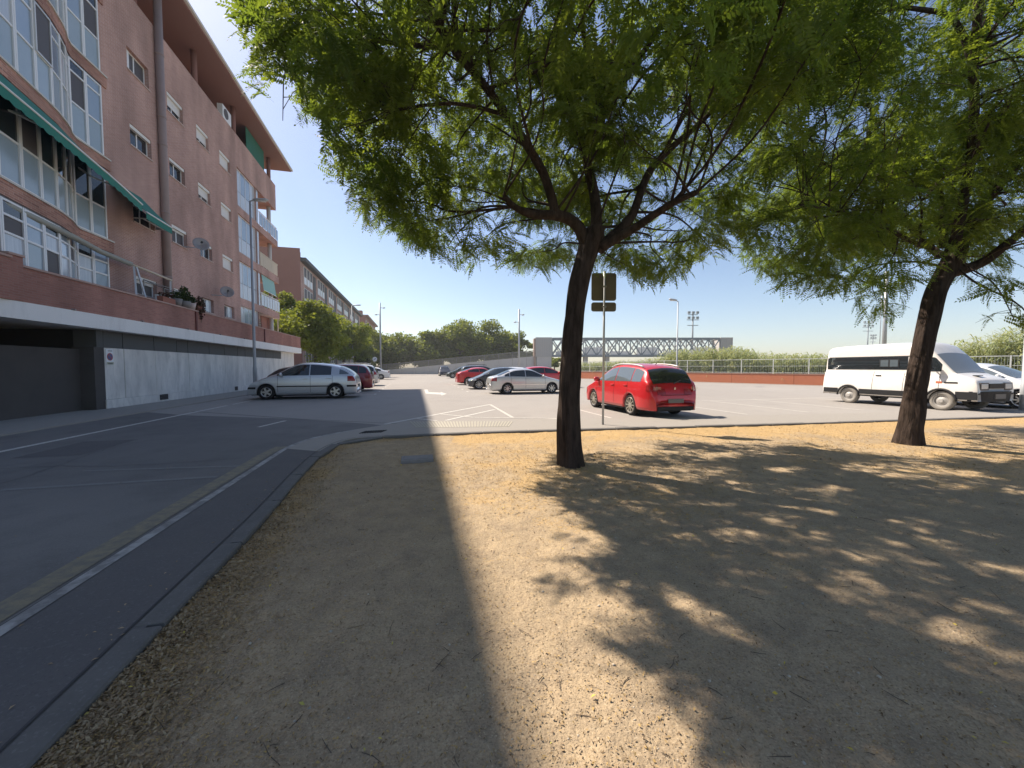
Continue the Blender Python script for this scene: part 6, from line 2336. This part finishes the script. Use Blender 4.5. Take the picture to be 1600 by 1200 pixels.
# sprays on the left that hang nearest to us
for px, py, y_, r_ in ((410, 60, 4.3, .42), (440, 10, 4.4, .5), (395, 95, 4.4, .35), (470, 60, 4.6, .55), (520, 130, 4.8, .6), (555, 60, 4.4, .6), (520, 215, 5.0, .45), (565, 230, 4.9, .5), (560, 310, 5.0, .42), (600, 330, 5.1, .5), (620, 260, 4.8, .55),
                       (500, 20, 4.2, .55), (640, 350, 5.3, .5), (700, 385, 5.6, .5), (760, 370, 5.7, .5), (830, 395, 6.3, .4), (980, 415, 6.4, .45), (1040, 410, 6.3, .45), (1090, 370, 6.2, .5), (670, 300, 5.2, .55), (720, 310, 5.4, .55), (600, 130, 4.0, .6), (700, 30, 3.9, .7), (800, 60, 4.2, .7), (640, 200, 4.6, .6)):
    cl1.append((np.array(P(px, py, y_)), r_))
GAP1 = [(700, 1110, -50, 400, TREE1.y - .15, .66), (640, 740, 20, 220, TREE1.y - .9, .6)]
GAP2 = [(1400, 1610, -50, 400, TREE2.y - .3, .58), (1210, 1400, 140, 290, TREE2.y + .3, .72)]
t1, n1 = near_tree('feathery green tree whose straight dark trunk stands left of the sign post', (TREE1.x, TREE1.y, -.02), tk1, lb1, cl1, sil1, 22500, 31, GAP1,
                   holes_=[(835, 20, 26, 26), (850, 148, 24, 18), (962, 285, 26, 20), (990, 130, 22, 18), (1050, 190, 24, 20), (890, 232, 14, 10), (905, 60, 14, 18), (1015, 95, 18, 22), (1075, 345, 20, 14), (935, 30, 10, 20), (760, 110, 10, 14), (600, 225, 12, 14), (740, 210, 10, 8)])

# -- tree 2
Y2 = TREE2.y + .02
tk2 = [(p_, r_ * .74) for p_, r_ in [(P(1417, 706, Y2), .33), (P(1419, 685, Y2), .27), (P(1425, 650, Y2), .235), (P(1434, 590, Y2), .215), (P(1447, 520, Y2), .20), (P(1458, 460, Y2), .21), (P(1478, 425, Y2), .235), (P(1492, 395, Y2), .22), (P(1500, 372, Y2), .16)]]
lb2 = [
    limb_px([(1486, 425, 0, .16), (1530, 415, -.1, .11), (1570, 385, -.3, .09), (1610, 350, -.5, .075), (1680, 280, -.8, .05)], Y2),
    limb_px([(1490, 410, 0, .15), (1515, 350, .3, .11), (1545, 310, .6, .09), (1590, 260, .9, .07), (1650, 200, 1.2, .05)], Y2),
    limb_px([(1488, 405, 0, .14), (1500, 340, -.2, .10), (1518, 250, -.4, .09), (1523, 180, -.6, .085), (1520, 110, -.8, .08), (1525, 50, -1.0, .07), (1535, -40, -1.2, .05)], Y2),
    limb_px([(1522, 110, -.8, .07), (1505, 50, -.9, .06), (1480, 20, -1.0, .05), (1440, 15, -1.1, .04), (1400, 10, -1.2, .03)], Y2),
    limb_px([(1515, 260, -.4, .07), (1545, 210, -.2, .06), (1575, 160, 0, .055), (1610, 110, .2, .045), (1660, 40, .4, .03)], Y2),
    limb_px([(1470, 400, 0, .10), (1440, 375, .3, .07), (1400, 330, .6, .05), (1370, 270, .9, .04), (1350, 235, 1.0, .03)], Y2),
    limb_px([(1475, 385, 0, .09), (1470, 290, .5, .06), (1445, 250, .7, .05), (1410, 242, .9, .035)], Y2),
    limb_px([(1340, 265, .9, .04), (1285, 260, .6, .038), (1278, 230, .6, .034), (1255, 205, .5, .026), (1220, 190, .4, .018)], Y2),
    limb_px([(1280, 250, .6, .03), (1293, 200, .7, .026), (1287, 165, .8, .018)], Y2),
    limb_px([(1350, 240, 1.0, .04), (1360, 200, 1.1, .05), (1365, 168, 1.2, .05), (1340, 160, 1.2, .03), (1310, 158, 1.2, .02)], Y2),
    limb_px([(1440, 385, .1, .06), (1380, 355, -.5, .045), (1320, 330, -1.0, .035), (1250, 320, -1.4, .022)], Y2),
]
sil2 = [(1090, -900), (1120, 280), (1145, 350), (1150, 420), (1185, 430), (1205, 470), (1235, 462), (1262, 478), (1300, 462), (1335, 492), (1352, 518), (1395, 512), (1420, 480), (1436, 445), (1500, 440), (1500, 470), (1530, 520), (1560, 470), (1600, 520), (1640, 640), (1900, 640), (1900, -900)]
rng = np.random.default_rng(77)
cl2 = crown_clumps(300, 8.4, 7.3, 5.9, 5.2, 4.8, 3.2, 3.15, .75)
for px, py, y_, r_ in ((1200, 420, 6.4, .45), (1180, 360, 6.2, .5), (1260, 430, 6.6, .5), (1320, 440, 6.8, .5), (1370, 470, 6.9, .45), (1400, 430, 7.2, .4), (1290, 380, 6.2, .6), (1230, 330, 6.0, .6), (1530, 500, 6.6, .32), (1585, 500, 6.2, .5), (1560, 440, 6.4, .35), (1620, 520, 6.0, .6), (1200, 250, 6.0, .6), (1250, 120, 5.6, .7), (1330, 60, 5.2, .8), (1420, 120, 5.4, .8), (1180, 120, 6.2, .7), (1440, 300, 6.4, .7), (1400, 400, 6.4, .6), (1560, 340, 6.2, .7), (1350, 330, 6.0, .6)):
    cl2.append((np.array(P(px, py, y_)), r_))
t2, n2 = near_tree('feathery green tree with thick leaning trunk in front of the white van', (TREE2.x, TREE2.y, -.02), tk2, lb2, cl2, sil2, 25000, 53, GAP2,
                   holes_=[(1272, 185, 24, 16), (1300, 215, 22, 22), (1345, 190, 14, 26), (1290, 235, 14, 14), (1570, 45, 16, 20), (1255, 190, 12, 10), (1240, 165, 10, 6), (1530, 175, 8, 14)])
print('leaves', n1, n2)


# -- far trees: crowns of leaf sprays in lobes
def far_tree(label, base, h, r, lobes, nleaf, leaf, mat, group, seed, trunk_r=.22, cz=.6, squash=.75):
    global rng
    rng = np.random.default_rng(seed)
    random.seed(seed)
    t = thing('tree', label, 'tree', base, 0, group)
    tb_ = MB()
    tb_.tube([(0, 0, 0), (.1, 0, h * .2), (-.05, .1, h * .45)], [trunk_r, trunk_r * .8, trunk_r * .6], 10)
    tb_.build('trunk', M['bark_far'], t, smooth=True)
    vs, ts = [], []
    for k in range(lobes):
        d = rng.normal(size=3)
        d /= np.linalg.norm(d)
        rr = rng.random() ** .4 * .78
        c_ = np.array([d[0] * rr * r, d[1] * rr * r, h * cz + d[2] * rr * (h * (1 - cz)) * squash * 1.15])
        lr = r * rng.uniform(.20, .36)
        v, tt = leaf_cloud(int(nleaf / lobes), c_, (lr, lr, lr * .72), leaf, 0, 1, .6, -.25)
        k2 = rng.random() * .4
        vs.append(v)
        ts.append(np.clip(tt * .6 + k2, 0, 1))
        l = MB()
        if k % 3 == 0:
            l.tube([(0, 0, h * .35), tuple(c_ * np.array([.5, .5, .8])), tuple(c_)], [trunk_r * .45, trunk_r * .25, .03], 6, False)
            l.build('branch', M['bark_far'], t)
    v = np.concatenate(vs)
    v[:, 2] = np.maximum(v[:, 2], .15)
    np_mesh('crown', v, np.arange(len(v)).reshape(-1, 4), M[mat], t, tint=np.concatenate(ts))
    return t


GT = 'trees beyond the parked cars'
b = P(492, 574, 46).xy.to_3d()
far_tree('sunlit round tree beyond the end of the near brick building', b, 10.6, 4.9, 60, 21000, .32, 'leaf_far', GT, 1, cz=.55)
b = P(446, 574, 49).xy.to_3d()
far_tree('taller thin tree squeezed against the corner of the near brick building', b, 14.2, 2.6, 26, 6000, .32, 'leaf_far', GT, 2, cz=.62)
b = P(537, 574, 60).xy.to_3d()
far_tree('smaller tree behind the round sunlit one along the far block', b, 11.2, 4.6, 34, 9000, .36, 'leaf_far', GT, 3, cz=.55)
b = P(556, 574, 74).xy.to_3d()
far_tree('third pavement tree, beside the tall lamp at the end of the far block', b, 10.0, 4.2, 30, 8000, .38, 'leaf_far', GT, 6, cz=.52)
b = P(572, 574, 66).xy.to_3d()
far_tree('low dark bushy tree behind the white saloon', b, 3.6, 2.2, 16, 3000, .3, 'leaf_dark', GT, 4, cz=.5)
for k, (px, Y, h, r, lb_) in enumerate(((607, 96, 12.2, 7.2, 'leftmost of the big trees behind the ramp, lower and rounded'), (672, 97, 11.6, 6.0, 'second big tree behind the ramp from the left'),
                                        (718, 98, 14.2, 6.6, 'tallest tree behind the ramp, in the middle of the row'), (776, 98, 14.0, 6.8, 'broad tree near the right end of the row behind the ramp'),
                                        (812, 94, 12.0, 3.4, 'thin loose tree at the right end of the row, over the column lamp'))):
    b = P(px, 574, Y).xy.to_3d()
    far_tree(lb_, b, h, r * 1.12, 64 if r > 4 else 24, 17000 if r > 4 else 3000, .55, 'leaf_far', 'big trees behind the ramp', 10 + k, .35, cz=.50, squash=.92)
b = P(866, 574, 96).xy.to_3d()
far_tree('small green tree under the left end of the footbridge', b, 4.2, 2.8, 14, 2500, .45, 'leaf_far', GT, 20, cz=.6)

# ================================================================ AIR
hz = MB().box(-170, 300, -40, 330, -1.2, 27.5).build('haze', M['black'], kind='stuff')
hm = bpy.data.materials.new('haze')
hm.use_nodes = True
for n_ in list(hm.node_tree.nodes):
    hm.node_tree.nodes.remove(n_)
ho_ = hm.node_tree.nodes.new('ShaderNodeOutputMaterial')
hv = hm.node_tree.nodes.new('ShaderNodeVolumePrincipled')
hv.inputs['Color'].default_value = (.93, .96, 1, 1)
hv.inputs['Density'].default_value = .0006
hv.inputs['Anisotropy'].default_value = .2
hm.node_tree.links.new(hv.outputs[0], ho_.inputs['Volume'])
hz.data.materials.clear()
hz.data.materials.append(hm)
